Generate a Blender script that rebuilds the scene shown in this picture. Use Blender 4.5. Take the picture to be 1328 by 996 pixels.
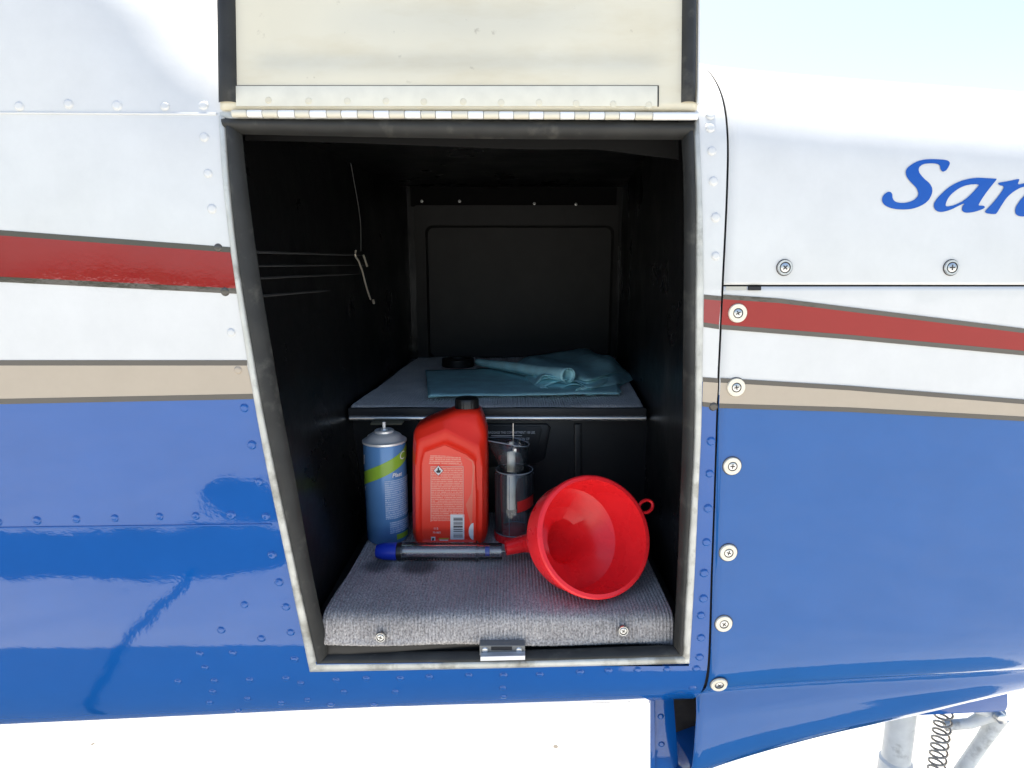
import bpy, bmesh, math, random
import numpy as np
from mathutils import Vector, Matrix
random.seed(7); R = math.radians
sc = bpy.context.scene
for o in list(bpy.data.objects): bpy.data.objects.remove(o)

# ------------------------------------------------------------------ camera, sky, sun, exposure
E, D, FPX, PITCH = 1.45, 0.64, 800.0, R(10)
cam_d = bpy.data.cameras.new('camera'); cam = bpy.data.objects.new('camera', cam_d); sc.collection.objects.link(cam)
cam.location = (0, -D, E); cam.rotation_euler = (R(90) - PITCH, 0, 0)
cam_d.sensor_width = 36; cam_d.lens = 36 * FPX / 1328; cam_d.clip_start = .01; cam_d.clip_end = 2000
sc.camera = cam
SUN_EL, SUN_AZ = R(71), R(8)            # the sun stands behind the aircraft (towards +Y), a little to the left
w = bpy.data.worlds.new("World"); sc.world = w; w.use_nodes = True
nt = w.node_tree; bg = nt.nodes['Background']
sky = nt.nodes.new('ShaderNodeTexSky'); sky.sky_type = 'NISHITA'; sky.sun_disc = False
sky.sun_elevation = SUN_EL; sky.sun_rotation = -SUN_AZ; sky.dust_density = 2.0; sky.air_density = 1.0
nt.links.new(sky.outputs[0], bg.inputs[0]); bg.inputs[1].default_value = 0.10
sd = bpy.data.lights.new('sun', 'SUN'); sd.energy = 4.2; sd.angle = R(.5); sd.color = (1, .95, .87)
sun = bpy.data.objects.new('sun', sd); sc.collection.objects.link(sun)
to_sun = Vector((-math.sin(SUN_AZ) * math.cos(SUN_EL), math.cos(SUN_AZ) * math.cos(SUN_EL), math.sin(SUN_EL)))
sun.rotation_euler = to_sun.to_track_quat('Z', 'Y').to_euler(); sun.location = (0, 8, 8)
vs = sc.view_settings; vs.view_transform = 'Standard'; vs.look = 'None'; vs.gamma = 1; vs.exposure = 1.66
cy = sc.cycles; cy.use_denoising = True; cy.max_bounces = 12; cy.transmission_bounces = 12; cy.transparent_max_bounces = 16
cy.sample_clamp_indirect = 8; cy.caustics_reflective = False; cy.caustics_refractive = False

# ------------------------------------------------------------------ helpers
C = sc.collection
def tag(o, label=None, cat=None, group=None, kind=None):
    for k, v in (('label', label), ('category', cat), ('group', group), ('kind', kind)):
        if v: o[k] = v
    return o
def empty(name, loc, label, cat, group=None):
    o = bpy.data.objects.new(name, None); C.objects.link(o); o.location = loc; o.empty_display_size = .05
    return tag(o, label, cat, group)
def link(name, me, mats, parent=None):
    o = bpy.data.objects.new(name, me); C.objects.link(o)
    for m in (mats if isinstance(mats, (list, tuple)) else [mats]):
        if len(me.materials) < (len(mats) if isinstance(mats, (list, tuple)) else 1): me.materials.append(m)
    if parent is not None:
        o.parent = parent
        off = Vector(parent.location) if parent.parent is None else Vector()
        o.matrix_parent_inverse = Matrix.Translation(-off)       # meshes are written in world metres
    return o
def mesh(name, vs_, fs, mats, parent=None, smooth=True, mi=None):
    me = bpy.data.meshes.new(name); me.from_pydata([tuple(map(float, v)) for v in vs_], [], fs); me.update()
    if smooth: me.polygons.foreach_set('use_smooth', [True] * len(me.polygons))
    o = link(name, me, mats, parent)
    if mi is not None: me.polygons.foreach_set('material_index', mi)
    return o
def from_bm(name, bm, mats, parent=None, smooth=False, sharp=None):
    bmesh.ops.recalc_face_normals(bm, faces=bm.faces)
    me = bpy.data.meshes.new(name); bm.to_mesh(me); bm.free()
    if smooth:
        me.polygons.foreach_set('use_smooth', [True] * len(me.polygons))
        me.set_sharp_from_angle(angle=R(sharp or 40))
    return link(name, me, mats, parent)
def fix_normals(o):
    bm = bmesh.new(); bm.from_mesh(o.data); bmesh.ops.recalc_face_normals(bm, faces=bm.faces); bm.to_mesh(o.data); bm.free()
def grid_faces(nr, nc, close=False):
    f = []
    for i in range(nr - 1):
        for j in range(nc - (0 if close else 1)):
            k = (j + 1) % nc
            f.append((i * nc + j, i * nc + k, (i + 1) * nc + k, (i + 1) * nc + j))
    return f
def sharp_by(o, deg):
    o.data.set_sharp_from_angle(angle=R(deg)); return o
def add_box(bm, lo, hi, bevel=0, mat=0, seg=2):
    r = bmesh.ops.create_cube(bm, size=1); v = r['verts']
    for q in v: q.co = Vector([(lo[i] + hi[i]) / 2 + q.co[i] * (hi[i] - lo[i]) for i in range(3)])
    if bevel:
        e = list({e for q in v for e in q.link_edges})
        rr = bmesh.ops.bevel(bm, geom=e, offset=bevel, segments=seg, profile=.5, affect='EDGES')
        fs = rr['faces']
        for f in fs: f.material_index = mat
    for f in bm.faces:
        if all(q.is_valid for q in f.verts) and f.material_index == 0 and mat: pass
    return v
def box(name, lo, hi, m, parent, bevel=.001, rot=None, seg=2):
    bm = bmesh.new(); add_box(bm, lo, hi, bevel, seg=seg)
    if rot:
        c = Vector([(lo[i] + hi[i]) / 2 for i in range(3)])
        bmesh.ops.rotate(bm, verts=bm.verts, cent=c, matrix=rot)
    return from_bm(name, bm, m, parent, True, 35)
def frame_of(axis):
    a = Vector(axis).normalized(); t = Vector((0, 0, 1)) if abs(a.z) < .9 else Vector((1, 0, 0))
    x = a.cross(t).normalized(); y = a.cross(x).normalized()
    return a, x, y
def lathe_vf(prof, n, base=(0, 0, 0), axis=(0, 0, 1), cap=True):
    a, x, y = frame_of(axis); b = Vector(base); V = []; F = []
    for (r, h) in prof:
        for k in range(n):
            t = 2 * math.pi * k / n
            V.append(b + a * h + x * (r * math.cos(t)) + y * (r * math.sin(t)))
    F = grid_faces(len(prof), n, True)
    if cap:
        F.append(tuple(range(n))[::-1]); F.append(tuple(range((len(prof) - 1) * n, len(prof) * n)))
    return V, F
def lathe(name, prof, m, parent, n=40, base=(0, 0, 0), axis=(0, 0, 1), cap=True, sharp=35):
    V, F = lathe_vf(prof, n, base, axis, cap)
    o = mesh(name, V, F, m, parent); fix_normals(o); return sharp_by(o, sharp)
def tube(name, pts, r, m, parent, n=10, rad=None):
    P = [Vector(p) for p in pts]; V = []
    for i, p in enumerate(P):
        t = (P[min(i + 1, len(P) - 1)] - P[max(i - 1, 0)])
        a, x, y = frame_of(t); rr = rad[i] if rad else r
        for k in range(n):
            q = 2 * math.pi * k / n; V.append(p + x * rr * math.cos(q) + y * rr * math.sin(q))
    # keep the ring orientation continuous
    F = grid_faces(len(P), n, True); F.append(tuple(range(n))); F.append(tuple(range((len(P) - 1) * n, len(P) * n))[::-1])
    o = mesh(name, V, F, m, parent); fix_normals(o); return sharp_by(o, 50)
def smooth_curve(pts, per=6, closed=False):
    P = [np.array(p, float) for p in pts]; n = len(P); out = []
    rng = range(n) if closed else range(n - 1)
    for i in rng:
        p0 = P[(i - 1) % n] if closed or i > 0 else P[0]; p1 = P[i]; p2 = P[(i + 1) % n]
        p3 = P[(i + 2) % n] if closed or i + 2 < n else P[-1]
        for k in range(per):
            t = k / per
            out.append(.5 * (2 * p1 + (p2 - p0) * t + (2 * p0 - 5 * p1 + 4 * p2 - p3) * t * t + (3 * p1 - p0 - 3 * p2 + p3) * t ** 3))
    if not closed: out.append(P[-1])
    return out
def resample(pl, n):
    P = np.array(pl, float); d = np.r_[0, np.cumsum(np.linalg.norm(np.diff(P, axis=0), axis=1))]
    s = np.linspace(0, d[-1], n)
    return np.stack([np.interp(s, d, P[:, i]) for i in range(P.shape[1])], 1)
CO, SI = math.cos(PITCH), math.sin(PITCH)
EYE = Vector((0, -D, E))
def ray(u, v):                                # direction through a point of the photograph
    a = (u - 664) / FPX; b = (v - 498) / FPX
    return Vector((a, CO - b * SI, -SI - b * CO))
def PY(u, v, y):                              # the point on the vertical plane Y = y
    d = ray(u, v); return EYE + d * ((y + D) / d.y)
def PZ(u, v, z):                              # the point on the level plane at height z below/above the eye
    d = ray(u, v); return EYE + d * (z / d.z)
def PX(u, v, x):
    d = ray(u, v); return EYE + d * (x / d.x)

# ------------------------------------------------------------------ materials
def nodes_of(m):
    m.use_nodes = True; return m.node_tree, m.node_tree.nodes['Principled BSDF']
def mat(name, col, rough=.5, metal=0, spec=.5, bump=None, bump_s=.2, bump_d=.001, var=0, var_scale=8, coat=0, trans=0, ior=1.45, rvar=0):
    m = bpy.data.materials.new(name); t, b = nodes_of(m); L = t.links.new
    b.inputs['Base Color'].default_value = (*col, 1); b.inputs['Roughness'].default_value = rough
    b.inputs['Metallic'].default_value = metal; b.inputs['Specular IOR Level'].default_value = spec
    b.inputs['Coat Weight'].default_value = coat; b.inputs['Coat Roughness'].default_value = .04
    b.inputs['Transmission Weight'].default_value = trans; b.inputs['IOR'].default_value = ior
    g = t.nodes.new('ShaderNodeNewGeometry')
    if var or rvar:
        n = t.nodes.new('ShaderNodeTexNoise'); n.inputs['Scale'].default_value = var_scale; n.inputs['Detail'].default_value = 6
        L(g.outputs['Position'], n.inputs['Vector'])
        if var:
            mr = t.nodes.new('ShaderNodeMapRange'); mr.inputs[1].default_value = .3; mr.inputs[2].default_value = .7
            mr.inputs[3].default_value = 1 - var; mr.inputs[4].default_value = 1 + var; L(n.outputs['Fac'], mr.inputs[0])
            mx = t.nodes.new('ShaderNodeMix'); mx.data_type = 'RGBA'; mx.blend_type = 'MULTIPLY'; mx.inputs[0].default_value = 1
            mx.inputs[6].default_value = (*col, 1); L(mr.outputs[0], mx.inputs[7]); L(mx.outputs[2], b.inputs['Base Color'])
        if rvar:
            mr = t.nodes.new('ShaderNodeMapRange'); mr.inputs[1].default_value = .3; mr.inputs[2].default_value = .7
            mr.inputs[3].default_value = max(0, rough - rvar); mr.inputs[4].default_value = rough + rvar
            L(n.outputs['Fac'], mr.inputs[0]); L(mr.outputs[0], b.inputs['Roughness'])
    if bump:
        n = t.nodes.new('ShaderNodeTexNoise'); n.inputs['Scale'].default_value = bump; n.inputs['Detail'].default_value = 4
        L(g.outputs['Position'], n.inputs['Vector'])
        bp = t.nodes.new('ShaderNodeBump'); bp.inputs['Strength'].default_value = bump_s; bp.inputs['Distance'].default_value = bump_d
        L(n.outputs['Fac'], bp.inputs['Height']); L(bp.outputs[0], b.inputs['Normal'])
    return m
def paint(name, col, low=None, line=None, spec=.58):
    """gloss aircraft paint; with `low` and `line`=(a,b) the colour changes below z = a + b*x (masked paint line)"""
    m = bpy.data.materials.new(name); t, b = nodes_of(m); L = t.links.new; N = t.nodes.new
    b.inputs['Roughness'].default_value = .04; b.inputs['Specular IOR Level'].default_value = spec
    g = N('ShaderNodeNewGeometry')
    n = N('ShaderNodeTexNoise'); n.inputs['Scale'].default_value = 5; n.inputs['Detail'].default_value = 3; L(g.outputs['Position'], n.inputs['Vector'])
    fine = N('ShaderNodeTexNoise'); fine.inputs['Scale'].default_value = 260; fine.inputs['Detail'].default_value = 2; L(g.outputs['Position'], fine.inputs['Vector'])
    b1 = N('ShaderNodeBump'); b1.inputs['Strength'].default_value = .5; b1.inputs['Distance'].default_value = .0035; L(n.outputs['Fac'], b1.inputs['Height'])
    b2 = N('ShaderNodeBump'); b2.inputs['Strength'].default_value = .06; b2.inputs['Distance'].default_value = .0006; L(fine.outputs['Fac'], b2.inputs['Height']); L(b1.outputs[0], b2.inputs['Normal'])
    md_ = N('ShaderNodeTexNoise'); md_.inputs['Scale'].default_value = 38; md_.inputs['Detail'].default_value = 2; L(g.outputs['Position'], md_.inputs['Vector'])
    b3 = N('ShaderNodeBump'); b3.inputs['Strength'].default_value = .13; b3.inputs['Distance'].default_value = .0006; L(md_.outputs['Fac'], b3.inputs['Height']); L(b2.outputs[0], b3.inputs['Normal'])
    L(b3.outputs[0], b.inputs['Normal'])
    dn = N('ShaderNodeTexNoise'); dn.inputs['Scale'].default_value = 14; dn.inputs['Detail'].default_value = 8; dn.inputs['Roughness'].default_value = .7; L(g.outputs['Position'], dn.inputs['Vector'])
    mr = N('ShaderNodeMapRange'); mr.inputs[1].default_value = .35; mr.inputs[2].default_value = .75; mr.inputs[3].default_value = 1.0; mr.inputs[4].default_value = .91
    L(dn.outputs['Fac'], mr.inputs[0])
    mul = N('ShaderNodeMix'); mul.data_type = 'RGBA'; mul.blend_type = 'MULTIPLY'; mul.inputs[0].default_value = 1
    L(mr.outputs[0], mul.inputs[7])
    if low is None: mul.inputs[6].default_value = (*col, 1)
    else:
        sx = N('ShaderNodeSeparateXYZ'); L(g.outputs['Position'], sx.inputs[0])
        k = N('ShaderNodeMath'); k.operation = 'MULTIPLY_ADD'; k.inputs[1].default_value = line[1]; k.inputs[2].default_value = line[0]; L(sx.outputs[0], k.inputs[0])
        c = N('ShaderNodeMath'); c.operation = 'LESS_THAN'; L(sx.outputs[2], c.inputs[0]); L(k.outputs[0], c.inputs[1])
        mx = N('ShaderNodeMix'); mx.data_type = 'RGBA'; mx.inputs[6].default_value = (*col, 1); mx.inputs[7].default_value = (*low, 1)
        L(c.outputs[0], mx.inputs[0]); L(mx.outputs[2], mul.inputs[6])
    L(mul.outputs[2], b.inputs['Base Color'])
    return m
WHITE, BLUE, RED, TAN, EDGE = (.64, .64, .62), (.006, .089, .335), (.27, .014, .016), (.42, .35, .265), (.07, .062, .05)
M = dict(
    white=paint('white_paint', WHITE), blue=paint('blue_paint', BLUE), red=paint('red_stripe_paint', RED), red_c=paint('red_stripe_paint_nose', (.30, .016, .014), spec=.33),  tan=paint('tan_stripe_paint', TAN),
    edge=paint('stripe_edge_paint', EDGE), letter=paint('letter_vinyl', (.006, .078, .37)),
    gap=mat('seam_dark', (.02, .02, .022), .8), flange=mat('worn_alloy_edge', (.50, .50, .46), .42, .35, bump=60, bump_s=.4, bump_d=.002, var=.18, var_scale=40),
    seal=mat('black_rubber_seal', (.02, .02, .018), .6, bump=120, bump_s=.35, bump_d=.0008, var=.3, var_scale=30),
    liner=mat('black_vinyl_liner', (.007, .007, .0075), .33, spec=.4, bump=14, bump_s=.5, bump_d=.006, rvar=.1),
    plastic=mat('black_moulded_plastic', (.012, .012, .013), .42, bump=500, bump_s=.3, bump_d=.0005),
    backpanel=mat('black_grained_panel', (.016, .0155, .015), .6, bump=300, bump_s=.3, bump_d=.0006, var=.15, var_scale=25),
    cream=mat('aged_cream_paint', (.67, .62, .48), .3, bump=9, bump_s=.3, bump_d=.004, var=.05, var_scale=6),
    hinge_w=mat('white_hinge_knuckle', (.80, .80, .77), .35), hinge_c=mat('cream_hinge_knuckle', (.64, .60, .49), .4),
    steel=mat('bare_steel', (.55, .55, .54), .28, 1, var=.15, var_scale=200), washer=mat('cream_washer', (.74, .68, .55), .4, .15, var=.08, var_scale=150),
    screw_d=mat('screw_recess', (.05, .045, .04), .6), alu=mat('polished_alloy_trim', (.80, .80, .78), .36, .9),
    black=mat('black_plastic', (.012, .012, .012), .35), tape=mat('black_tape', (.01, .01, .011), .5),
    brown=mat('dark_brown', (.055, .042, .030), .8, var=.4, var_scale=40),
    gear=mat('gear_grey_paint', (.66, .66, .63), .4, var=.1, var_scale=40), spring=mat('spring_steel', (.35, .30, .24), .4, .8),
    bottle=mat('red_bottle_plastic', (.80, .030, .014), .3, spec=.32, bump=40, bump_s=.15, bump_d=.001), funnel=mat('red_funnel_plastic', (.84, .02, .026), .30, bump=30, bump_s=.1, bump_d=.001, rvar=.12, var=.06, var_scale=30),
    can=mat('can_blue_print', (.10, .25, .52), .25, .1), can_m=mat('can_bare_metal', (.84, .84, .83), .36, .45), green=mat('can_green_print', (.26, .44, .04), .3),
    print=mat('white_print', (.75, .75, .75), .5), printb=mat('black_print', (.02, .02, .02), .5), printr=mat('red_print', (.5, .02, .02), .4),
    clear=mat('clear_acrylic', (.96, .97, .98), .03, trans=1, ior=1.3), bluecap=mat('blue_cap_plastic', (.01, .035, .42), .35),
    rod=mat('cream_rod', (.85, .81, .68), .4), cork=mat('tan_foam', (.25, .21, .13), .9),
    towel=mat('teal_paper_towel', (.48, .84, .88), .9, bump=90, bump_s=.6, bump_d=.0022, var=.12, var_scale=30),
    cord=mat('thin_cord', (.05, .05, .05), .6), hook=mat('tarnished_hook', (.6, .55, .46), .4, .5),
    glassroof=mat('roof_paint', WHITE, .2),
)
def carpet_mat(name='grey_ribbed_carpet', dark=(.19, .175, .17), pale=(.64, .60, .57)):
    m = bpy.data.materials.new(name); t, b = nodes_of(m); L = t.links.new; N = t.nodes.new
    b.inputs['Roughness'].default_value = 1; b.inputs['Specular IOR Level'].default_value = .1
    b.inputs['Sheen Weight'].default_value = .25
    g = N('ShaderNodeNewGeometry')
    n = N('ShaderNodeTexNoise'); n.inputs['Scale'].default_value = 420; n.inputs['Detail'].default_value = 5; L(g.outputs['Position'], n.inputs['Vector'])
    n2 = N('ShaderNodeTexNoise'); n2.inputs['Scale'].default_value = 13; n2.inputs['Detail'].default_value = 4; L(g.outputs['Position'], n2.inputs['Vector'])
    cr = N('ShaderNodeValToRGB'); cr.color_ramp.elements[0].position = .30; cr.color_ramp.elements[0].color = (*dark, 1)
    cr.color_ramp.elements[1].position = .72; cr.color_ramp.elements[1].color = (*pale, 1); L(n.outputs['Fac'], cr.inputs[0])
    mr = N('ShaderNodeMapRange'); mr.inputs[1].default_value = .3; mr.inputs[2].default_value = .7; mr.inputs[3].default_value = .82; mr.inputs[4].default_value = 1.12
    L(n2.outputs['Fac'], mr.inputs[0])
    mx = N('ShaderNodeMix'); mx.data_type = 'RGBA'; mx.blend_type = 'MULTIPLY'; mx.inputs[0].default_value = 1
    L(cr.outputs[0], mx.inputs[6]); L(mr.outputs[0], mx.inputs[7])
    # ring-shaped oil stains where bottles stood
    last = mx.outputs[2]
    for (u, v, r0, wid, amt) in ((492, 733, .027, .009, .85), (541, 735, .030, .010, .9), (556, 733, .014, .016, .6)):
        p = PZ(u, v, -.3925)
        vd = N('ShaderNodeVectorMath'); vd.operation = 'DISTANCE'; L(g.outputs['Position'], vd.inputs[0]); vd.inputs[1].default_value = p
        ad = N('ShaderNodeMath'); ad.operation = 'MULTIPLY_ADD'; L(n2.outputs['Fac'], ad.inputs[0]); ad.inputs[1].default_value = .022; ad.inputs[2].default_value = -.011
        sm = N('ShaderNodeMath'); sm.operation = 'ADD'; L(vd.outputs['Value'], sm.inputs[0]); L(ad.outputs[0], sm.inputs[1])
        q = N('ShaderNodeMapRange'); q.interpolation_type = 'SMOOTHSTEP'; q.inputs[1].default_value = r0 - wid * 1.6; q.inputs[2].default_value = r0 + .004
        q.inputs[3].default_value = amt; q.inputs[4].default_value = 0; L(sm.outputs[0], q.inputs[0])
        k = N('ShaderNodeMix'); k.data_type = 'RGBA'; L(q.outputs[0], k.inputs[0]); L(last, k.inputs[6]); k.inputs[7].default_value = (.05, .042, .045, 1)
        last = k.outputs[2]
    L(last, b.inputs['Base Color'])
    bp = N('ShaderNodeBump'); bp.inputs['Strength'].default_value = .7; bp.inputs['Distance'].default_value = .0016; L(n.outputs['Fac'], bp.inputs['Height']); L(bp.outputs[0], b.inputs['Normal'])
    return m
M['carpet'] = carpet_mat(); M['carpet_brightened'] = carpet_mat('brightened_shelf_carpet', (.62, .585, .565), (.95, .91, .88))  # shelf copy of the carpet made paler to stand in for missing light
def clear_mat():
    m = bpy.data.materials.new('thin_clear_plastic'); m.use_nodes = True; t = m.node_tree; t.nodes.clear(); L = t.links.new; N = t.nodes.new
    o = N('ShaderNodeOutputMaterial'); tr = N('ShaderNodeBsdfTransparent'); tr.inputs[0].default_value = (.93, .95, .97, 1)
    gl = N('ShaderNodeBsdfGlossy'); gl.inputs['Roughness'].default_value = .06; df = N('ShaderNodeBsdfDiffuse'); df.inputs[0].default_value = (.62, .66, .70, 1)
    fr = N('ShaderNodeFresnel'); fr.inputs[0].default_value = 1.45
    a = N('ShaderNodeMixShader'); a.inputs[0].default_value = .045; L(tr.outputs[0], a.inputs[1]); L(df.outputs[0], a.inputs[2])
    b = N('ShaderNodeMixShader'); L(fr.outputs[0], b.inputs[0]); L(a.outputs[0], b.inputs[1]); L(gl.outputs[0], b.inputs[2]); L(b.outputs[0], o.inputs[0])
    return m
M['clear'] = clear_mat()
M['clear_edge_glint'] = mat('clear_plastic_edge_glint', (.42, .44, .48), .12, coat=1)  # pale tone that draws highlights along the clear plastic
M['clear_edge_glint'].node_tree.nodes['Principled BSDF'].inputs['Alpha'].default_value = .6

def print_mat(name, base, ink, rows, origin, word=.0021, wide=.0, rough=.35, density=.34):
    """tiny unreadable print: rows of word-long dashes, in object metres (x across, z up)"""
    m = bpy.data.materials.new(name); t, b = nodes_of(m); L = t.links.new; N = t.nodes.new
    b.inputs['Roughness'].default_value = rough
    g = N('ShaderNodeNewGeometry'); s = N('ShaderNodeSeparateXYZ'); L(g.outputs['Position'], s.inputs[0])
    zf = N('ShaderNodeMath'); zf.operation = 'DIVIDE'; L(s.outputs[2], zf.inputs[0]); zf.inputs[1].default_value = rows
    fl = N('ShaderNodeMath'); fl.operation = 'FLOOR'; L(zf.outputs[0], fl.inputs[0])
    fr = N('ShaderNodeMath'); fr.operation = 'FRACT'; L(zf.outputs[0], fr.inputs[0])
    on = N('ShaderNodeMath'); on.operation = 'LESS_THAN'; L(fr.outputs[0], on.inputs[0]); on.inputs[1].default_value = .55
    xd = N('ShaderNodeMath'); xd.operation = 'DIVIDE'; L(s.outputs[0], xd.inputs[0]); xd.inputs[1].default_value = word
    cb = N('ShaderNodeCombineXYZ'); L(xd.outputs[0], cb.inputs[0]); 
    k7 = N('ShaderNodeMath'); k7.operation = 'MULTIPLY'; L(fl.outputs[0], k7.inputs[0]); k7.inputs[1].default_value = 7.31; L(k7.outputs[0], cb.inputs[1])
    n = N('ShaderNodeTexNoise'); n.inputs['Scale'].default_value = 1.7; n.inputs['Detail'].default_value = 3; L(cb.outputs[0], n.inputs['Vector'])
    gt = N('ShaderNodeMath'); gt.operation = 'GREATER_THAN'; L(n.outputs['Fac'], gt.inputs[0]); gt.inputs[1].default_value = density + .08
    mu = N('ShaderNodeMath'); mu.operation = 'MULTIPLY'; L(on.outputs[0], mu.inputs[0]); L(gt.outputs[0], mu.inputs[1])
    k = N('ShaderNodeMath'); k.operation = 'MULTIPLY'; L(mu.outputs[0], k.inputs[0]); k.inputs[1].default_value = .5
    mx = N('ShaderNodeMix'); mx.data_type = 'RGBA'; L(k.outputs[0], mx.inputs[0]); mx.inputs[6].default_value = (*base, 1); mx.inputs[7].default_value = (*ink, 1)
    L(mx.outputs[2], b.inputs['Base Color'])
    return m
M['label_text'] = print_mat('oil_label_text', (.88, .085, .045), (.9, .5, .4), .0027, 0)
M['can_text'] = print_mat('can_label_text', (.10, .25, .52), (.68, .74, .82), .0032, 0)
def barcode_mat():
    m = bpy.data.materials.new('barcode'); t, b = nodes_of(m); L = t.links.new; N = t.nodes.new
    g = N('ShaderNodeNewGeometry'); s = N('ShaderNodeSeparateXYZ'); L(g.outputs['Position'], s.inputs[0])
    n = N('ShaderNodeTexNoise'); n.noise_dimensions = '1D'; n.inputs['Scale'].default_value = 700; n.inputs['Detail'].default_value = 1
    L(s.outputs[2], n.inputs['W'])
    c = N('ShaderNodeMath'); c.operation = 'GREATER_THAN'; L(n.outputs['Fac'], c.inputs[0]); c.inputs[1].default_value = .5
    mx = N('ShaderNodeMix'); mx.data_type = 'RGBA'; mx.inputs[6].default_value = (.75, .75, .75, 1); mx.inputs[7].default_value = (.02, .02, .03, 1)
    L(c.outputs[0], mx.inputs[0]); L(mx.outputs[2], b.inputs['Base Color']); b.inputs['Roughness'].default_value = .4
    return m
M['barcode'] = barcode_mat()
def ground_mat():
    m = bpy.data.materials.new('pale_concrete_apron'); t, b = nodes_of(m); L = t.links.new; N = t.nodes.new
    b.inputs['Roughness'].default_value = .9
    g = N('ShaderNodeNewGeometry')
    n = N('ShaderNodeTexNoise'); n.inputs['Scale'].default_value = 3; n.inputs['Detail'].default_value = 9; n.inputs['Roughness'].default_value = .65; L(g.outputs['Position'], n.inputs['Vector'])
    cr = N('ShaderNodeValToRGB'); cr.color_ramp.elements[0].position = .3; cr.color_ramp.elements[0].color = (.43, .415, .375, 1)
    cr.color_ramp.elements[1].position = .7; cr.color_ramp.elements[1].color = (.54, .525, .485, 1); L(n.outputs['Fac'], cr.inputs[0])
    v = N('ShaderNodeTexVoronoi'); v.inputs['Scale'].default_value = 5.5; L(g.outputs['Position'], v.inputs['Vector'])
    lt = N('ShaderNodeMath'); lt.operation = 'LESS_THAN'; L(v.outputs['Distance'], lt.inputs[0]); lt.inputs[1].default_value = .055
    mx = N('ShaderNodeMix'); mx.data_type = 'RGBA'; L(lt.outputs[0], mx.inputs[0]); L(cr.outputs[0], mx.inputs[6]); mx.inputs[7].default_value = (.12, .105, .085, 1)
    L(mx.outputs[2], b.inputs['Base Color'])
    f = N('ShaderNodeTexNoise'); f.inputs['Scale'].default_value = 220; L(g.outputs['Position'], f.inputs['Vector'])
    bp = N('ShaderNodeBump'); bp.inputs['Strength'].default_value = .4; bp.inputs['Distance'].default_value = .004; L(f.outputs['Fac'], bp.inputs['Height']); L(bp.outputs[0], b.inputs['Normal'])
    return m

# ------------------------------------------------------------------ setting
GROUND = mesh('ground', [(-900, -900, 0), (900, -900, 0), (900, 900, 0), (-900, 900, 0)], [(0, 1, 2, 3)], ground_mat(), smooth=False); GROUND['kind'] = 'structure'
# unseen dark shapes added on the apron, so the blue paint mirrors dark bands
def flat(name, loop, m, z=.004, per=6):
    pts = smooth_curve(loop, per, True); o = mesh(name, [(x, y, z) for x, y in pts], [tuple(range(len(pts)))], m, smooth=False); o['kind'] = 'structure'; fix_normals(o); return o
ADDED_DARK = mat('added_dark_patch', (.028, .028, .03), .9, var=.3, var_scale=30)
flat('added_dark_patch', [(-1.14,-2.2),(-1.02,-2.0),(-.99,-1.8),(-1.06,-1.6),(-1.3,-1.5),(-1.9,-1.56),(-2.6,-1.62),(-4.5,-1.7),(-9,-1.9),(-9,-2.9),(-4.5,-2.5),(-2.4,-2.28),(-1.6,-2.36)], ADDED_DARK)
flat('added_dark_patch', [(-1.32,-2.34),(-1.25,-2.5),(-1.40,-2.95),(-1.72,-3.3),(-1.95,-3.25),(-1.9,-2.9),(-1.6,-2.5)], ADDED_DARK)
flat('added_dark_strip', [(-1.29,-1.62),(-1.24,-1.2),(-1.16,-.8),(-1.10,-.45),(-1.06,-.1),(-1.04,.3),(-1.065,.3),(-1.085,-.1),(-1.13,-.45),(-1.20,-.8),(-1.29,-1.2),(-1.345,-1.62)], ADDED_DARK)
# a far belt of trees round the airfield: only its reflection in the paint is seen
def far_trees():
    V, F = [], []; n = 260
    rng = random.Random(3)
    for k in range(n):
        a = 2 * math.pi * k / n; h = 7 + 4 * rng.random() + 3 * math.sin(k * .37); rr = 260 + 20 * rng.random()
        for dr, hh in ((0, 0), (3, h * .7), (9, h), (18, h * .6), (24, 0)):
            V.append(((rr + dr + 240) * math.cos(a), (rr + dr + 240) * math.sin(a), hh))
    for k in range(n):
        for j in range(4):
            a0, b0 = k * 5 + j, ((k + 1) % n) * 5 + j; F.append((a0, b0, b0 + 1, a0 + 1))
    o = mesh('tree_belt', V, F, mat('far_foliage', (.05, .075, .03), .9, var=.4, var_scale=.1), smooth=False)
    tag(o, 'far belt of dark green trees round the airfield', 'trees', kind='stuff')
far_trees()

# ------------------------------------------------------------------ aircraft surfaces (Y as a function of x and height above the eye)
def dense(ctrl, per=10): return np.array(smooth_curve(ctrl, per))
FA = dense([(.55,.30),(.42,.296),(.30,.286),(.22,.272),(.15,.252),(.085,.222),(.036,.184),(.012,.142),(.004,.09),(.001,.02),(0,-.06),(0,-.16),(.001,-.24),(.004,-.32),(.011,-.39),(.022,-.44),(.038,-.485),(.064,-.53),(.10,-.562),(.16,-.588),(.30,-.602),(.55,-.606)])
FL = dense([(.55,.60),(.45,.585),(.36,.56),(.27,.52),(.19,.47),(.11,.41),(.05,.355),(.018,.30),(.005,.24),(.001,.16),(0,-.06),(0,-.16),(.001,-.24),(.004,-.32),(.011,-.39),(.022,-.44),(.038,-.485),(.064,-.53),(.10,-.562),(.16,-.588),(.30,-.602),(.55,-.606)])
CA = dense([(.55,.30),(.42,.296),(.30,.286),(.22,.272),(.15,.252),(.085,.222),(.036,.184),(.012,.142),(.004,.09),(.001,.02),(0,-.06),(0,-.16),(.000,-.26),(.001,-.36),(.004,-.44),(.014,-.484),(.040,-.513),(.053,-.523),(.051,-.536),(.048,-.57),(.058,-.65),(.12,-.705),(.28,-.725),(.55,-.73)])
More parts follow.
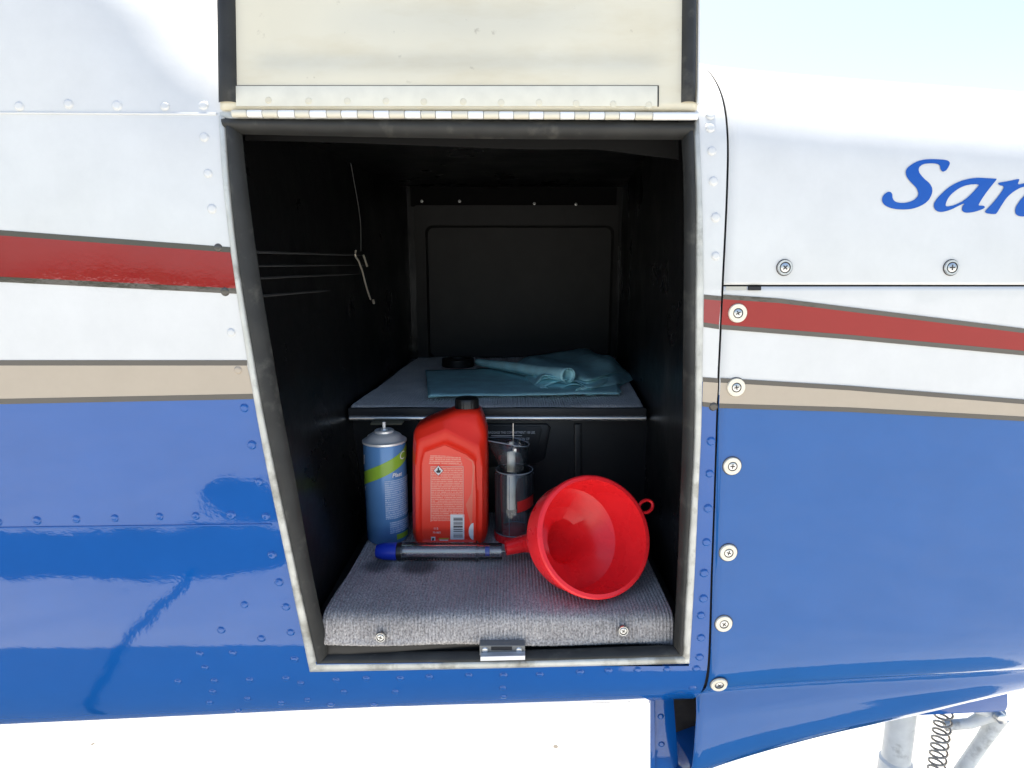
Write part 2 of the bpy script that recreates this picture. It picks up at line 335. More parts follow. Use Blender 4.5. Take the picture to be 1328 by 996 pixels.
CB = dense([(.55,.262),(.43,.258),(.32,.249),(.24,.236),(.17,.216),(.10,.184),(.052,.147),(.028,.108),(.018,.06),(.013,.00),(.012,-.06),(.012,-.16),(.012,-.26),(.014,-.34),(.018,-.41),(.033,-.455),(.058,-.482),(.071,-.492),(.075,-.502),(.080,-.514),(.096,-.531),(.13,-.548),(.28,-.562),(.55,-.566)])
CN = dense([(.55,.12),(.46,.115),(.40,.10),(.33,.08),(.28,.06),(.23,.03),(.20,.0),(.18,-.03),(.16,-.06),(.15,-.10),(.15,-.14),(.15,-.2),(.16,-.26),(.17,-.31),(.19,-.36),(.21,-.40),(.23,-.42),(.24,-.43),(.25,-.44),(.27,-.45),(.30,-.46),(.35,-.47),(.45,-.48),(.55,-.48)])
FR = dense([(.55,.30),(.42,.296),(.30,.286),(.22,.272),(.15,.252),(.085,.222),(.036,.184),(.012,.142),(.004,.09),(.001,.02),(0,-.06),(0,-.16),(.000,-.26),(.0015,-.34),(.004,-.41),(.009,-.455),(.022,-.492),(.050,-.528),(.09,-.560),(.16,-.588),(.30,-.602),(.55,-.606)])
XS = .216
def sstep(a, b, x): t = min(1, max(0, (x - a) / (b - a))); return t * t * (3 - 2 * t)
TAU_Z = np.array([-.75, -.60, -.45, -.2, .0, .15, .3]); TAU = np.array([.070, .066, .014, .0, -.004, -.010, -.010])
def seam_shift(z): return float(np.interp(z, [-.54, -.45, -.33, -.10, .0], [.014, .012, .007, .001, 0]))
def curve(x):
    if x <= XS + 1e-6:
        t = sstep(.20, .50, -x)
        t2 = sstep(-.25, .20, x); c = (FA * (1 - t2) + FR * t2) * (1 - t) + FL * t
        c = c.copy(); c[:, 1] = c[:, 1] + x * np.interp(c[:, 1], TAU_Z, TAU); return c
    if x < .72: t = (max(0, x - XS) / (.72 - XS)) ** .8; c = CA * (1 - t) + CB * t
    else: t = ((x - .72) / .62) ** 1.6 if x < 1.34 else 1; c = CB * (1 - t) + CN * t
    c = c.copy(); c[:, 1] = c[:, 1] + XS * np.interp(c[:, 1], TAU_Z, TAU) * max(0, 1 - (x - XS) * 3); return c
_cc = {}
def S(x, z):
    k = round(x, 3)
    if k not in _cc:
        c = curve(k); i0, i1 = np.argmax(c[:, 1]), np.argmin(c[:, 1]); cc = c[i0:i1 + 1][::-1]; _cc[k] = (cc[:, 1], cc[:, 0])
    a, b = _cc[k]; return float(np.interp(z, a, b))
def U(u, v, off=0.0, side=None):               # the point of the photograph on the aircraft's skin, pushed out by off
    d = ray(u, v); lo, hi = .45, None; t = .45
    def f(t):
        p = EYE + d * t; return p.y - S(min(p.x, XS) if side == 'f' else (max(p.x, XS + .002) if side == 'c' else p.x), p.z - E)
    while t < 1.6:
        t2 = t + .02
        if f(t2) >= 0: break
        t = t2
    a, b = t, t + .02
    for _ in range(22):
        m_ = (a + b) / 2
        if f(m_) < 0: a = m_
        else: b = m_
    p = EYE + d * b
    if off:
        n = normal(p, side); p = p + n * off
    return p
def normal(p, side=None):
    x, z = p.x, p.z - E; h = .003
    if side == 'f': x = min(x, XS - h - .001)
    if side == 'c': x = max(x, XS + h + .002)
    n = Vector(((S(x + h, z) - S(x - h, z)) / (2 * h), -1, (S(x, z + h) - S(x, z - h)) / (2 * h)))
    return n.normalized()

AIR = empty('aircraft', (0, .55, 0), 'white and blue light aircraft with its black lined nose baggage door open', 'airplane')

# opening contour, points of the photograph
OUT_L = [(284,150),(290,240),(303,350),(320,460),(333.5,540),(349,620),(375.5,745),(402,871)]
OUT_R = [(906,154),(910,250),(912,360),(911,460),(909,560),(905,650),(900,755),(894,860)]
z_top = U(600, 151, side='f').z - E; z_bot = U(650, 861.5, side='f').z - E
def contour_x(pl):
    P = [U(u, v, side='f') for u, v in resample(smooth_curve(pl), 40)]
    zs = np.array([p.z - E for p in P]); xs = np.array([p.x for p in P]); o = np.argsort(zs); return zs[o], xs[o]
ZL, XL = contour_x(OUT_L); ZR, XR = contour_x(OUT_R)

def zrow(i, x): return curve(x)[i, 1]
def respace():
    """re-sample both profiles at the same heights below .15 so that rows are level along the aircraft"""
    global FA, FL, FR
    def lower(arr, zs): return np.stack([np.interp(zs, arr[::-1, 1], arr[::-1, 0]), zs], 1)
    zs = np.r_[np.linspace(z_top, z_bot, 70), np.linspace(z_bot, -.56, 16)[1:], ]
    out = []
    for arr in (FA, FL, FR):
        up = arr[arr[:, 1] > z_top + .002]; up = resample(up, 50)
        m_ = lower(arr, zs)
        dn = arr[arr[:, 1] < -.561]; dn = resample(dn, 30)
        out.append(np.vstack([up, m_, dn]))
    FA, FL, FR = out
respace(); _cc.clear()
IT, IB, NR = 50, 50 + 69, len(FA)
def xl(i): return float(np.interp(zrow(i, -.27), ZL, XL))
def xr(i): return float(np.interp(zrow(i, .2), ZR, XR))
V, F = [], []
def add(vf):
    o = len(V); V.extend(vf[0]); F.extend([tuple(a + o for a in f) for f in vf[1]])
XW = -3.4
cols_l = np.r_[np.linspace(XW, -.8, 14), np.linspace(-.8, -.31, 34)[1:]]
def patch_cols(cols_fn, i_a, i_b):
    vv = []; n = None
    for i in range(i_a, i_b + 1):
        cols = cols_fn(i); n = len(cols)
        for x in cols:
            c = curve(min(float(x), XS))[i]; vv.append((x, c[0], c[1] + E))
    return vv, grid_faces(i_b - i_a + 1, n)
left_cols = lambda i: np.r_[cols_l[:-1], np.linspace(cols_l[-1], xl(min(max(i, IT), IB)), 8)]
mid_cols = lambda i: np.linspace(xl(min(max(i, IT), IB)), xr(min(max(i, IT), IB)), 40)
right_cols = lambda i: np.linspace(xr(min(max(i, IT), IB)), XS - .0012 + seam_shift(curve(XS)[i, 1]), 8)
add(patch_cols(left_cols, 0, NR - 1)); add(patch_cols(mid_cols, 0, IT)); add(patch_cols(mid_cols, IB, NR - 1)); add(patch_cols(right_cols, 0, NR - 1))
# far side, mirrored about the centre plane
def far_cols(i): return np.r_[np.linspace(XW, -.6, 10), np.linspace(-.6, XS - .0012, 20)[1:]]
vv, ff = patch_cols(far_cols, 0, NR - 1); vv = [(a, 1.1 - b, c) for a, b, c in vv]; add((vv, [f[::-1] for f in ff]))
tan_mid = U(300, 497, side='f'); tan_mid0 = U(10, 498, side='f')
slope = (tan_mid.z - tan_mid0.z) / (tan_mid.x - tan_mid0.x)
M['fus'] = paint('fuselage_white_over_blue', WHITE, BLUE, (tan_mid.z - slope * tan_mid.x, slope))
fus = mesh('fuselage', V, F, M['fus'], AIR)
bm = bmesh.new(); bm.from_mesh(fus.data); bmesh.ops.remove_doubles(bm, verts=bm.verts, dist=.0003); bmesh.ops.recalc_face_normals(bm, faces=bm.faces); bm.to_mesh(fus.data); bm.free()
fus.data.polygons.foreach_set('use_smooth', [True] * len(fus.data.polygons))

# cowling: upper and lower halves with a real gap
cs = np.r_[np.linspace(XS + .0012, .6, 34), np.linspace(.6, 1.34, 22)[1:]]
seam_z0 = U(941, 370.5, side='c').z - E; seam_z1 = U(1320, 370.5, side='c').z - E
x0_, x1_ = U(941, 370.5, side='c').x, U(1320, 370.5, side='c').x
def seam_at(x): return seam_z0 + (seam_z1 - seam_z0) * (x - x0_) / (x1_ - x0_) if x < .6 else seam_z1 + (x - .6) * -.02
def cowl(upper):
    vv = []; n = 220
    for x in cs:
        c = curve(float(x)); zc = seam_at(float(x)); i0, i1 = np.argmax(c[:, 1]), np.argmin(c[:, 1])
        ys = np.interp(zc, c[i0:i1 + 1][::-1, 1], c[i0:i1 + 1][::-1, 0])
        g = .0009
        if upper: cc = np.vstack([c[c[:, 1] > zc + g * 3], [[ys, zc + g]]])
        else: cc = np.vstack([[[ys, zc - g]], c[c[:, 1] < zc - g * 3]])
        cc = resample(cc, n)
        vv += [(x + seam_shift(b) * max(0, 1 - (x - XS) / .2), a, b + E) for a, b in cc]
    ff = grid_faces(len(cs), n)
    m2 = [(x, 1.1 - y, z) for x, y, z in vv]; k = len(vv)
    return vv + m2, ff + [tuple(a + k for a in f)[::-1] for f in ff]
tm0, tm1 = U(945, 513, side='c'), U(1320, 535, side='c'); sl2 = (tm1.z - tm0.z) / (tm1.x - tm0.x)
M['cowl'] = paint('cowling_white_over_blue', WHITE, (.011, .100, .325), (tm0.z - sl2 * tm0.x, sl2), .40)
cu = mesh('upper_cowling', *cowl(True), M['cowl'], AIR); fix_normals(cu)
cl = mesh('lower_cowling', *cowl(False), M['cowl'], AIR); fix_normals(cl)
for o in (cu, cl):                     # sheet thickness, so that edges at the seams read as metal
    md = o.modifiers.new('thickness', 'SOLIDIFY'); md.thickness = .0016; md.offset = -1
# dark joint backing behind the seams
def backing():
    vv = []; n = 60
    c = CA; cc = resample(c[(c[:, 1] < .29) & (c[:, 1] > -.50)], n)
    for x in (XS - .012, XS + .012):
        for a, b in cc: vv.append((x + seam_shift(b), a + .006, b + E + XS * np.interp(b, TAU_Z, TAU)))
    ff = grid_faces(2, n); k = len(vv)
    xs = np.linspace(XS, 1.2, 30)
    for dz in (.012, -.012):
        for x in xs: vv.append((x, S(float(x), seam_at(float(x)) + dz) + .006, seam_at(float(x)) + dz + E))
    return vv, ff + [tuple(a + k for a in f) for f in grid_faces(2, 30)]
mesh('seam_backing', *backing(), M['gap'], AIR)

# paint stripes (raised film edges), strips following the skin
def strip(name, tops, bots, m, parent, off, side, n=140, rows=4):
    T = resample(tops, n); B = resample(bots, n); vv = []
    for k in range(rows):
        f = k / (rows - 1)
        for i in range(n):
            u, v = T[i] * (1 - f) + B[i] * f; vv.append(U(u, v, off, side))
    return mesh(name, vv, grid_faces(rows, n), m, parent)
def lx(v): return float(np.interp(v, [p[1] for p in OUT_L], [p[0] for p in OUT_L]))
def seamx(v): return float(np.interp(v, [85,130,200,300,370,480,560,680,760,840,905], [916,932,937,938,938,935,932,925,918,913,905]))
def rx(v): return float(np.interp(v, [p[1] for p in OUT_R], [p[0] for p in OUT_R]))
def band(parent, side, t0, t1, e0, e1, m, b):
    """stripe from top line t0->t1 (points) to bottom line e0->e1 with a dark outline b pixels wide"""
    t0, t1, e0, e1 = map(np.array, (t0, t1, e0, e1))
    strip('stripe', [t0 + (0, b * .98), t1 + (0, b * .98)], [e0 - (0, b * .98), e1 - (0, b * .98)], m, parent, .0004, side)
    strip('stripe_edge', [t0, t1], [t0 + (0, b), t1 + (0, b)], M['edge'], parent, .0005, side, rows=2)
    strip('stripe_edge', [e0 - (0, b), e1 - (0, b)], [e0, e1], M['edge'], parent, .0005, side, rows=2)
band(fus, 'f', (-600., 254), (lx(321) - .5, 320.5), (-600., 336), (lx(380) - .5, 381), M['red'], 7)
band(fus, 'f', (-600., 467), (lx(467) - .5, 467), (-600., 536), (lx(517) - .5, 517.5), M['tan'], 7)
band(fus, 'f', (rx(382) + 1., 382), (934.9, 384), (rx(424) + 1., 424), (932.4, 427), M['red'], 6)
band(fus, 'f', (rx(489) + 1., 489), (931.1, 490.5), (rx(528) + 1., 527), (929.4, 529), M['tan'], 6)
def band_c(t, e, m, b):
    t = np.array(t, float); e = np.array(e, float)
    strip('stripe', t + (0, b * .98), e - (0, b * .98), m, cl, .0008, 'c')
    strip('stripe_edge', t, t + (0, b), M['edge'], cl, .0010, 'c', rows=2); strip('stripe_edge', e - (0, b), e, M['edge'], cl, .0010, 'c', rows=2)
band_c([(937.4, 382), (1010, 387), (1328, 426), (1420, 438), (1800, 489)], [(935.2, 427), (1100, 440), (1328, 461), (1420, 470), (1800, 509)], M['red_c'], 6)
band_c([(934, 490), (1100, 500), (1328, 518), (1420, 526), (1800, 561)], [(932.3, 529), (1100, 534), (1328, 546), (1420, 551), (1800, 573)], M['tan'], 6)

# name lettering on the upper cowling
def glyphs(name, loops, m, parent, off=.0007):
    cd = bpy.data.curves.new(name, 'CURVE'); cd.dimensions = '2D'; cd.fill_mode = 'BOTH'
    for lp in loops:
        pts = smooth_curve(lp, 5, True); sp = cd.splines.new('POLY'); sp.points.add(len(pts) - 1)
        for q, p in zip(sp.points, pts): q.co = (p[0], p[1], 0, 1)
        sp.use_cyclic_u = True
    o = bpy.data.objects.new(name, cd); C.objects.link(o)
    dg = bpy.context.evaluated_depsgraph_get(); me = bpy.data.meshes.new_from_object(o.evaluated_get(dg)); bpy.data.objects.remove(o)
    bm = bmesh.new(); bm.from_mesh(me)
    bmesh.ops.triangulate(bm, faces=bm.faces)
    for _ in range(4):
        e = [e for e in bm.edges if e.calc_length() > 9]
        if not e: break
        bmesh.ops.subdivide_edges(bm, edges=e, cuts=1); bmesh.ops.triangulate(bm, faces=bm.faces)
    for v in bm.verts: v.co = U(v.co.x, v.co.y, off, 'c')
    for f in bm.faces: f.normal_update()
    for f in bm.faces:
        if f.normal.y > 0: f.normal_flip()
    bm.to_mesh(me); bm.free(); me.polygons.foreach_set('use_smooth', [True] * len(me.polygons))
    return link(name, me, m, parent)
def zt(pts): return [(1130 + x / 6.707, 190 + y / 6.707) for x, y in pts]
glyphs('letter', [zt([(678,155),(668,130),(630,118),(540,113),(460,116),(390,135),(325,175),(297,215),(305,265),(340,312),(385,360),(405,410),(385,452),(330,482),(260,492),(205,480),(182,450),(178,415),(158,396),(125,405),(95,440),(92,480),(120,515),(180,540),(260,549),(350,543),(430,515),(490,472),(522,415),(525,365),(500,320),(455,280),(415,230),(410,190),(440,160),(490,150),(550,150),(590,165),(598,200),(618,220),(650,205)])], M['letter'], cu)
glyphs('letter', [zt([(1083,290),(1072,281),(1000,277),(920,274),(840,284),(760,308),(680,350),(610,410),(560,465),(540,510),(552,550),(590,570),(640,565),(700,545),(760,515),(805,498),(788,525),(788,560),(820,577),(880,572),(940,555),(980,535),(975,518),(940,515),(930,508),(950,470),(990,410),(1040,345)]),
                  zt([(930,335),(905,370),(860,420),(800,470),(740,502),(680,520),(645,518),(650,480),(680,430),(730,385),(790,350),(860,332)])], M['letter'], cu)
glyphs('letter', [zt([(1283,292),(1270,286),(1200,300),(1110,316),(1100,325),(1115,340),(1140,345),(1145,365),(1110,420),(1050,495),(990,560),(990,575),(1020,586),(1070,588),(1090,575),(1130,510),(1180,440),(1240,390),(1300,358),(1345,352),(1365,370),(1340,410),(1290,470),(1255,525),(1247,570),(1265,600),(1320,610),(1400,595),(1470,560),(1465,545),(1420,550),(1400,535),(1420,490),(1470,420),(1490,360),(1470,325),(1420,310),(1350,315),(1290,330),(1270,325)])], M['letter'], cu)

# rivets and screws
def dome(name, r, h, n=18):
    """low round rivet head: nearly flat crown, quick shoulder, thin paint fillet at the foot"""
    prof = [(r * 1.18, -.0002), (r * 1.04, h * .12), (r * .97, h * .55), (r * .86, h * .84), (r * .6, h * .96), (r * .3, h)]
    V = [(0, 0, h * 1.01)]; F = []
    for (rr, z) in prof[::-1]:
        for j in range(n): t = 2 * math.pi * j / n; V.append((rr * math.cos(t), rr * math.sin(t), z))
    for j in range(n): F.append((0, 1 + j, 1 + (j + 1) % n))
    for k in range(len(prof) - 1):
        for j in range(n):
            a0 = 1 + k * n + j; b0 = 1 + k * n + (j + 1) % n; F.append((a0, a0 + n, b0 + n, b0))
    me = bpy.data.meshes.new(name); me.from_pydata(V, [], F); me.polygons.foreach_set('use_smooth', [True] * len(F)); return me
def screw_mesh(name, rw, rh, h, mw, mh):
    """cup washer, countersunk head and cross recess in one mesh"""
    V, F, I = [], [], []; n = 28
    prof = [(rw * 1.09, .0001), (rw * 1.0, .00025), (rw, h * .5), (rw * .94, h), (rh * 1.25, h), (rh * 1.12, h * .55), (rh * 1.02, h * .55), (rh, h * .9), (rh * .85, h * 1.02), (rh * .01, h * 1.06)]
    for (r, z) in prof:
        for j in range(n): t = 2 * math.pi * j / n; V.append((r * math.cos(t), r * math.sin(t), z))
    for i in range(len(prof) - 1):
        for j in range(n):
            k = (j + 1) % n; F.append((i * n + j, i * n + k, (i + 1) * n + k, (i + 1) * n + j)); I.append(2 if i == 0 else (0 if i < 4 else (2 if i in (4, 5) else 1)))
    for a in (.5, .5 + math.pi / 2):
        l, w_ = rh * .62, rh * .14; c, s = math.cos(a), math.sin(a); o = len(V); z = h * 1.12
        for x, y in ((-l, -w_), (l, -w_), (l, w_), (-l, w_)): V.append((x * c - y * s, x * s + y * c, z))
        F.append((o, o + 1, o + 2, o + 3)); I.append(2); z += .00003
    me = bpy.data.meshes.new(name); me.from_pydata(V, [], F)
    for m_ in (mw, mh, M['screw_d']): me.materials.append(m_)
    me.polygons.foreach_set('material_index', I); me.polygons.foreach_set('use_smooth', [i != 2 for i in I]); me.set_sharp_from_angle(angle=R(30)); return me
def place(name, me, p, n, parent, spin=0, scale=1, materials=None):
    o = bpy.data.objects.new(name, me); C.objects.link(o)
    o.parent = parent
    off = Vector(parent.location) if parent.parent is None else Vector()
    o.location = p
    o.matrix_parent_inverse = Matrix.Translation(-off)
    q = Vector(n).to_track_quat('Z', 'Y'); o.rotation_euler = (q.to_matrix() @ Matrix.Rotation(spin, 3, 'Z')).to_euler(); o.scale = (scale,) * 3
    return o
RV = {}
for k in ('white', 'red', 'tan', 'edge', 'blue'):
    RV[k] = dome('rivet_' + k, .0041, .0016); RV[k].materials.append(M[k])
rivets = [(25,138),(89,135),(152,137),(214,138),(264,137),(265,178),(270,225),(275,271),(283,321.5),(292,378),(300,431),(309,480),(317,529),(327,577),
 (336,625),(345,670),(353,720),(362,755),(371,787),(377,820),(382,855),(-2,677),(48,675),(99,673),(149,672),(207,670),(254,669),(300,668),(317,784),(287,817),(339,828),(259,848),(302,847),(266,866),
 (231,884),(278,883),(324,882),(371,880),(390,886),(276,897),(321,906),(272,911),(309,921),(365,911),(399,907),(436,882),(475,880),(519,880),(557,878),(608,876),(653,876),(446,897),(513,897),(429,913),(485,913),
 (652,892),(653,903),(700,875),(752,872),(789,870),(827,869),(865,868),(903,867),(907,852),(909,827),(909,798),(912,776),(913,743),(916,703),(918,659),(920,614),(922,572),(925,527),(921,150),(921,166),(923,196),(925,235),(928,282),(928,332),(898,892)]
rivets += [(u, 677 - u * .012) for u in (-53, -105, -158, -212, -266, -320, -376)] + [(u, 138) for u in (-39, -104, -170, -236, -304, -372)]
for (u, v) in rivets:
    left = u < 600
    if v < 320: k = 'white'
    elif left: k = 'edge' if abs(v - 321.5) < 2 or abs(v - 378) < 2 else ('white' if v < 467 else ('tan' if v < 515 else 'blue'))
    else: k = 'white' if v < 380 else ('edge' if v < 530 else 'blue')
    p = U(u, v, .0003, 'f'); place('rivet', RV[k], p, normal(p, 'f'), fus, scale=random.uniform(.92, 1.08))
SCR = screw_mesh('cowl_screw_pale', .0098, .0042, .0022, M['washer'], M['steel']); SCG = screw_mesh('cowl_screw_steel', .0078, .0046, .0020, M['steel'], M['steel'])
for i, (u, v) in enumerate([(956,406),(954,502),(949,604),(944,716),(938,808),(931,884)]):
    p = U(u, v, .0006 if i < 5 else .003, 'c'); place('cowl_screw', SCR, p, (normal(p, 'c') if i < 5 else Vector((0, -1, -.25))), cl, spin=i * 1.3)
for i, (u, v) in enumerate([(1017,347),(1233,347)]):
    p = U(u, v, .0004, 'c'); place('cowl_screw', SCG, p, normal(p, 'c'), cu, spin=i * .8 + .3)
# lap joints: thin edge of the overlapping sheet
def lap(name, pts, wid, m, side='f', off=.0011):
    T = resample(pts, 60); vv = []
    for k, (dv, of) in enumerate(((-wid / 2, .0002), (-wid / 2 + .5, off), (wid / 2 - .5, off), (wid / 2, .0002))):
        for u, v in T: vv.append(U(u, v + dv, of, side))
    return mesh(name, vv, grid_faces(4, 60), m, fus)
lap('sheet_edge', [(-600, 143), (281, 148)], 3.2, M['white'])
lap('sheet_edge', [(-600, 692), (352, 680)], 2.6, M['blue'])
mesh('catch_recess', [U(941, 371.5, .0009, 'c'), U(968, 371.5, .0009, 'c'), U(968, 376, .0009, 'c'), U(941, 376, .0009, 'c')], [(0, 1, 2, 3)], mat('recess_grey', (.45, .44, .38), .6), cl, False)
bmx = bmesh.new(); a = U(970, 371.5, .0, 'c'); b = U(986, 376.5, .0, 'c'); add_box(bmx, (a.x, a.y - .002, b.z), (b.x, a.y + .002, a.z), .0004)
from_bm('catch', bmx, M['gap'], cl)

# opening: alloy lip and rubber seals
def sweep_strip(name, A, B, m, bulge, off, n=60, k=9, parent=AIR):
    A = resample(smooth_curve(A), n); B = resample(smooth_curve(B), n); vv = []
    for j in range(k):
        f = j / (k - 1)
        for i in range(n):
            u, v = A[i] * (1 - f) + B[i] * f; p = U(u, v, side='f'); wob = .0006 * math.sin(i * .9 + 1.3 * math.sin(i * .31))
            p.y += off[0] * (1 - f) + off[1] * f - (bulge + wob * (bulge > .003)) * math.sin(math.pi * f) ** .6
            vv.append(p)
    o = mesh(name, vv, grid_faces(k, n), m, parent); return o
LIP_L = [(292,152),(298,240),(310.5,350),(328.5,460),(342.5,540),(359,620),(385.5,745),(411,861)]
SEAL_L = [(308,166),(316,240),(331,350),(349,460),(362.5,540),(378,620),(401,745),(424,852)]
LIP_R = [(899,160),(902,250),(902,360),(901,460),(900,560),(896,650),(890,755),(885,851)]
SEAL_R = [(887,168),(890,250),(890,360),(889,460),(888,560),(885,650),(881,755),(876,842)]
sweep_strip('opening_lip', OUT_L, LIP_L, M['flange'], .0022, (-.0008, .001))
sweep_strip('opening_lip', OUT_R, LIP_R, M['flange'], .0022, (-.0008, .001))
sweep_strip('opening_lip', [(402,871),(650,866),(894,860)], [(410,861),(650,858),(885,851)], M['flange'], .0022, (-.0008, .001))
sweep_strip('door_seal', LIP_L, SEAL_L, M['seal'], .006, (0, .010)); sweep_strip('door_seal', LIP_R, SEAL_R, M['seal'], .006, (0, .010))
sweep_strip('door_seal', [(410,861),(650,858),(885,851)], [(424,852),(650,850),(876,843)], M['seal'], .004, (0, .010))
sweep_strip('door_seal', [(288,153.5),(600,155),(899,158)], [(292,171),(600,177),(899,178.5)], M['seal'], .008, (0, .010))

# ------------------------------------------------------------------ baggage compartment
ZF, ZS = -.393, -.2076                          # floor and shelf heights relative to the eye
def ring_pts(fn, nside=24):
    out = []
    for s in range(4):
        for i in range(nside): out.append(fn(s, i / nside))
    return out
cornersI = [(306, 172), (424, 854), (877, 844), (888, 176)]
def inner(s, f):
    if s == 0: u, v = resample(SEAL_L, 101)[int(f * 100)]
    elif s == 1: u, v = 424 + (877 - 424) * f, 853 - 9 * f
    elif s == 2: u, v = resample(SEAL_R[::-1], 101)[int(f * 100)]
    else: u, v = 888 + (306 - 888) * f, 176 - 6 * f
    p = U(u, v, side='f'); p.y += .009; return p
def boxring(y, lt, lb, rb, rt, zt_, zb):
    c = [Vector((lt, y, E + zt_)), Vector((lb, y, E + zb)), Vector((rb, y, E + zb)), Vector((rt, y, E + zt_))]
    return lambda s, f: c[s].lerp(c[(s + 1) % 4], f)
rings = [ring_pts(inner), ring_pts(boxring(.05, -.325, -.236, .205, .205, .155, -.455)), ring_pts(boxring(.10, -.335, -.232, .208, .208, .185, -.455)),
         ring_pts(boxring(.36, -.315, -.236, .222, .222, .20, -.455)), ring_pts(boxring(.95, -.262, -.256, .272, .275, .215, -.455))]
V = [p for r in rings for p in r]; n = len(rings[0])
liner = mesh('compartment_liner', V, grid_faces(len(rings), n, True) + [tuple(range((len(rings) - 1) * n, len(rings) * n))], M['liner'], AIR)
sharp_by(liner, 30)
M['welt'] = mat('worn_vinyl_fold', (.045, .045, .045), .45)
# quilt-like folds across the left wall: narrow raised welts
def wallx(p): return -.30
for (pa, pb, r_) in (((334,327),(470,331),.0018), ((334,345),(530,343),.0014), ((336,361),(530,352),.0016), ((338,384),(530,368),.0018)):
    pts = []
    for f in np.linspace(0, 1, 16):
        u, v = np.array(pa) * (1 - f) + np.array(pb) * f; y = .06 + .5 * f
        x = np.interp(y, [.05, .1, .36, .95], [-.30, -.302, -.287, -.258]) + .002 + .0015 * math.sin(f * 9)
        pts.append(PX(u, v, x))
    tube('liner_welt', pts, r_, M['welt'], AIR, 6)
# loose lower edge of the roof lining behind the header
pts = smooth_curve([(318,181),(440,184),(600,190),(700,193),(770,193),(830,200),(880,206)], 5)
V = [PY(u, 150, .06) for u, v in pts] + [PY(u, v, .062) for u, v in pts] + [PY(u, v + 1.2, .066) for u, v in pts]
mesh('roof_lining_edge', V, grid_faces(3, len(pts)), mat('matt_black_lining', (.006, .006, .006), .9, spec=.2), AIR)

# back wall panel with a raised border and inset centre
def rr_loop(x0, x1, z0, z1, r, n=6):
    out = []
    for cx, cz, a0 in ((x1 - r, z1 - r, 0), (x0 + r, z1 - r, 90), (x0 + r, z0 + r, 180), (x1 - r, z0 + r, 270)):
        for k in range(n + 1): a = R(a0 + 90 * k / n); out.append((cx + r * math.cos(a), cz + r * math.sin(a)))
    return out
a = PY(537, 266, .93); b = PY(797, 470, .93); a2 = PY(552, 293, .93); b2 = PY(791, 465, .93)
loops = [(rr_loop(a.x, b.x, b.z, a.z, .006), .945), (rr_loop(a.x, b.x, b.z, a.z, .006), .930), (rr_loop(a2.x - .001, b2.x + .001, b2.z - .001, a2.z + .001, .018), .928),
         (rr_loop(a2.x + .004, b2.x - .004, b2.z + .004, a2.z - .004, .016), .938)]
V = [(x, y, z) for lp, y in loops for x, z in lp]; n = len(loops[0][0])
bp_ = mesh('back_panel', V, grid_faces(4, n, True) + [tuple(range(3 * n, 4 * n))], M['backpanel'], AIR); sharp_by(bp_, 25)
sm = screw_mesh('panel_screw', .0035, .0028, .0018, M['steel'], M['steel'])
for (u, v) in ((547, 261), (596, 261), (693, 264), (747, 265)):
    place('panel_screw', sm, PY(u, v, .929), (0, -1, 0), bp_, spin=u)
box('panel_header', PY(533, 268, .945) + Vector((0, -.006, .0)), PY(800, 232, .945) + Vector((0, 0, 0)), mat('matt_black_header', (.006, .006, .006), .9, spec=.2), AIR, .002)

# carpets: real ribs with loop relief
def carpet(name, prof, x0f, x1f, parent, m='carpet', pitch=.0042, amp=.0010, lumps=.0010):
    """prof: (Y, z) line from back to front-bottom; ribs run along it"""
    P = resample(prof, 110); nx = int((.45) / pitch * 6); rng = np.random.RandomState(2); V = []
    for i in range(len(P)):
        j0, j1 = max(0, i - 1), min(len(P) - 1, i + 1); t = P[j1] - P[j0]; nn = np.array([t[1], -t[0]]); nn = nn / (np.linalg.norm(nn) + 1e-9)
        if nn[1] < -1e-3 or (abs(nn[1]) < 1e-3 and nn[0] > 0): nn = -nn
        xa, xb = x0f(P[i][0], P[i][1]), x1f(P[i][0], P[i][1])
        for j in range(nx):
            x = xa + (xb - xa) * j / (nx - 1)
            h = amp * min(1, (len(P) - 1 - i) / 5) * math.cos(2 * math.pi * (x / pitch)) + lumps * (rng.rand() - .5) + .0012 * math.sin(x * 31 + i * .09)
            edge = min(j, nx - 1 - j) / nx
            h -= .0035 * max(0, 1 - edge / .010) ** 2
            V.append((x, P[i][0] + nn[0] * h, E + P[i][1] + nn[1] * h))
    return mesh(name, V, grid_faces(len(P), nx), M[m], parent)
fl_prof = [(.345, ZF), (.06, ZF), (.040, ZF - .0004), (.033, ZF - .002), (.028, ZF - .006), (.0255, ZF - .012), (.0225, ZF - .036), (.0245, ZF - .0375)]
floor = carpet('carpet_floor', fl_prof, lambda y, z: -.2245 + .03 * max(0, y - .03), lambda y, z: .1915 + .01 * max(0, y - .03), AIR)
box('sill_block', (-.236, .05, E - .452), (.205, .30, E + ZF - .012), M['black'], AIR, .002)
box('sill_step', (-.236, .029, E - .452), (.205, .06, E + ZF - .032), M['black'], AIR, .001)
sf = screw_mesh('floor_screw', .0058, .0038, .003, M['steel'], M['steel'])
for (u, v) in ((494, 825.5), (808, 817)): place('floor_screw', sf, PY(u, v, .0195), (0, -1, .05), floor, spin=u)
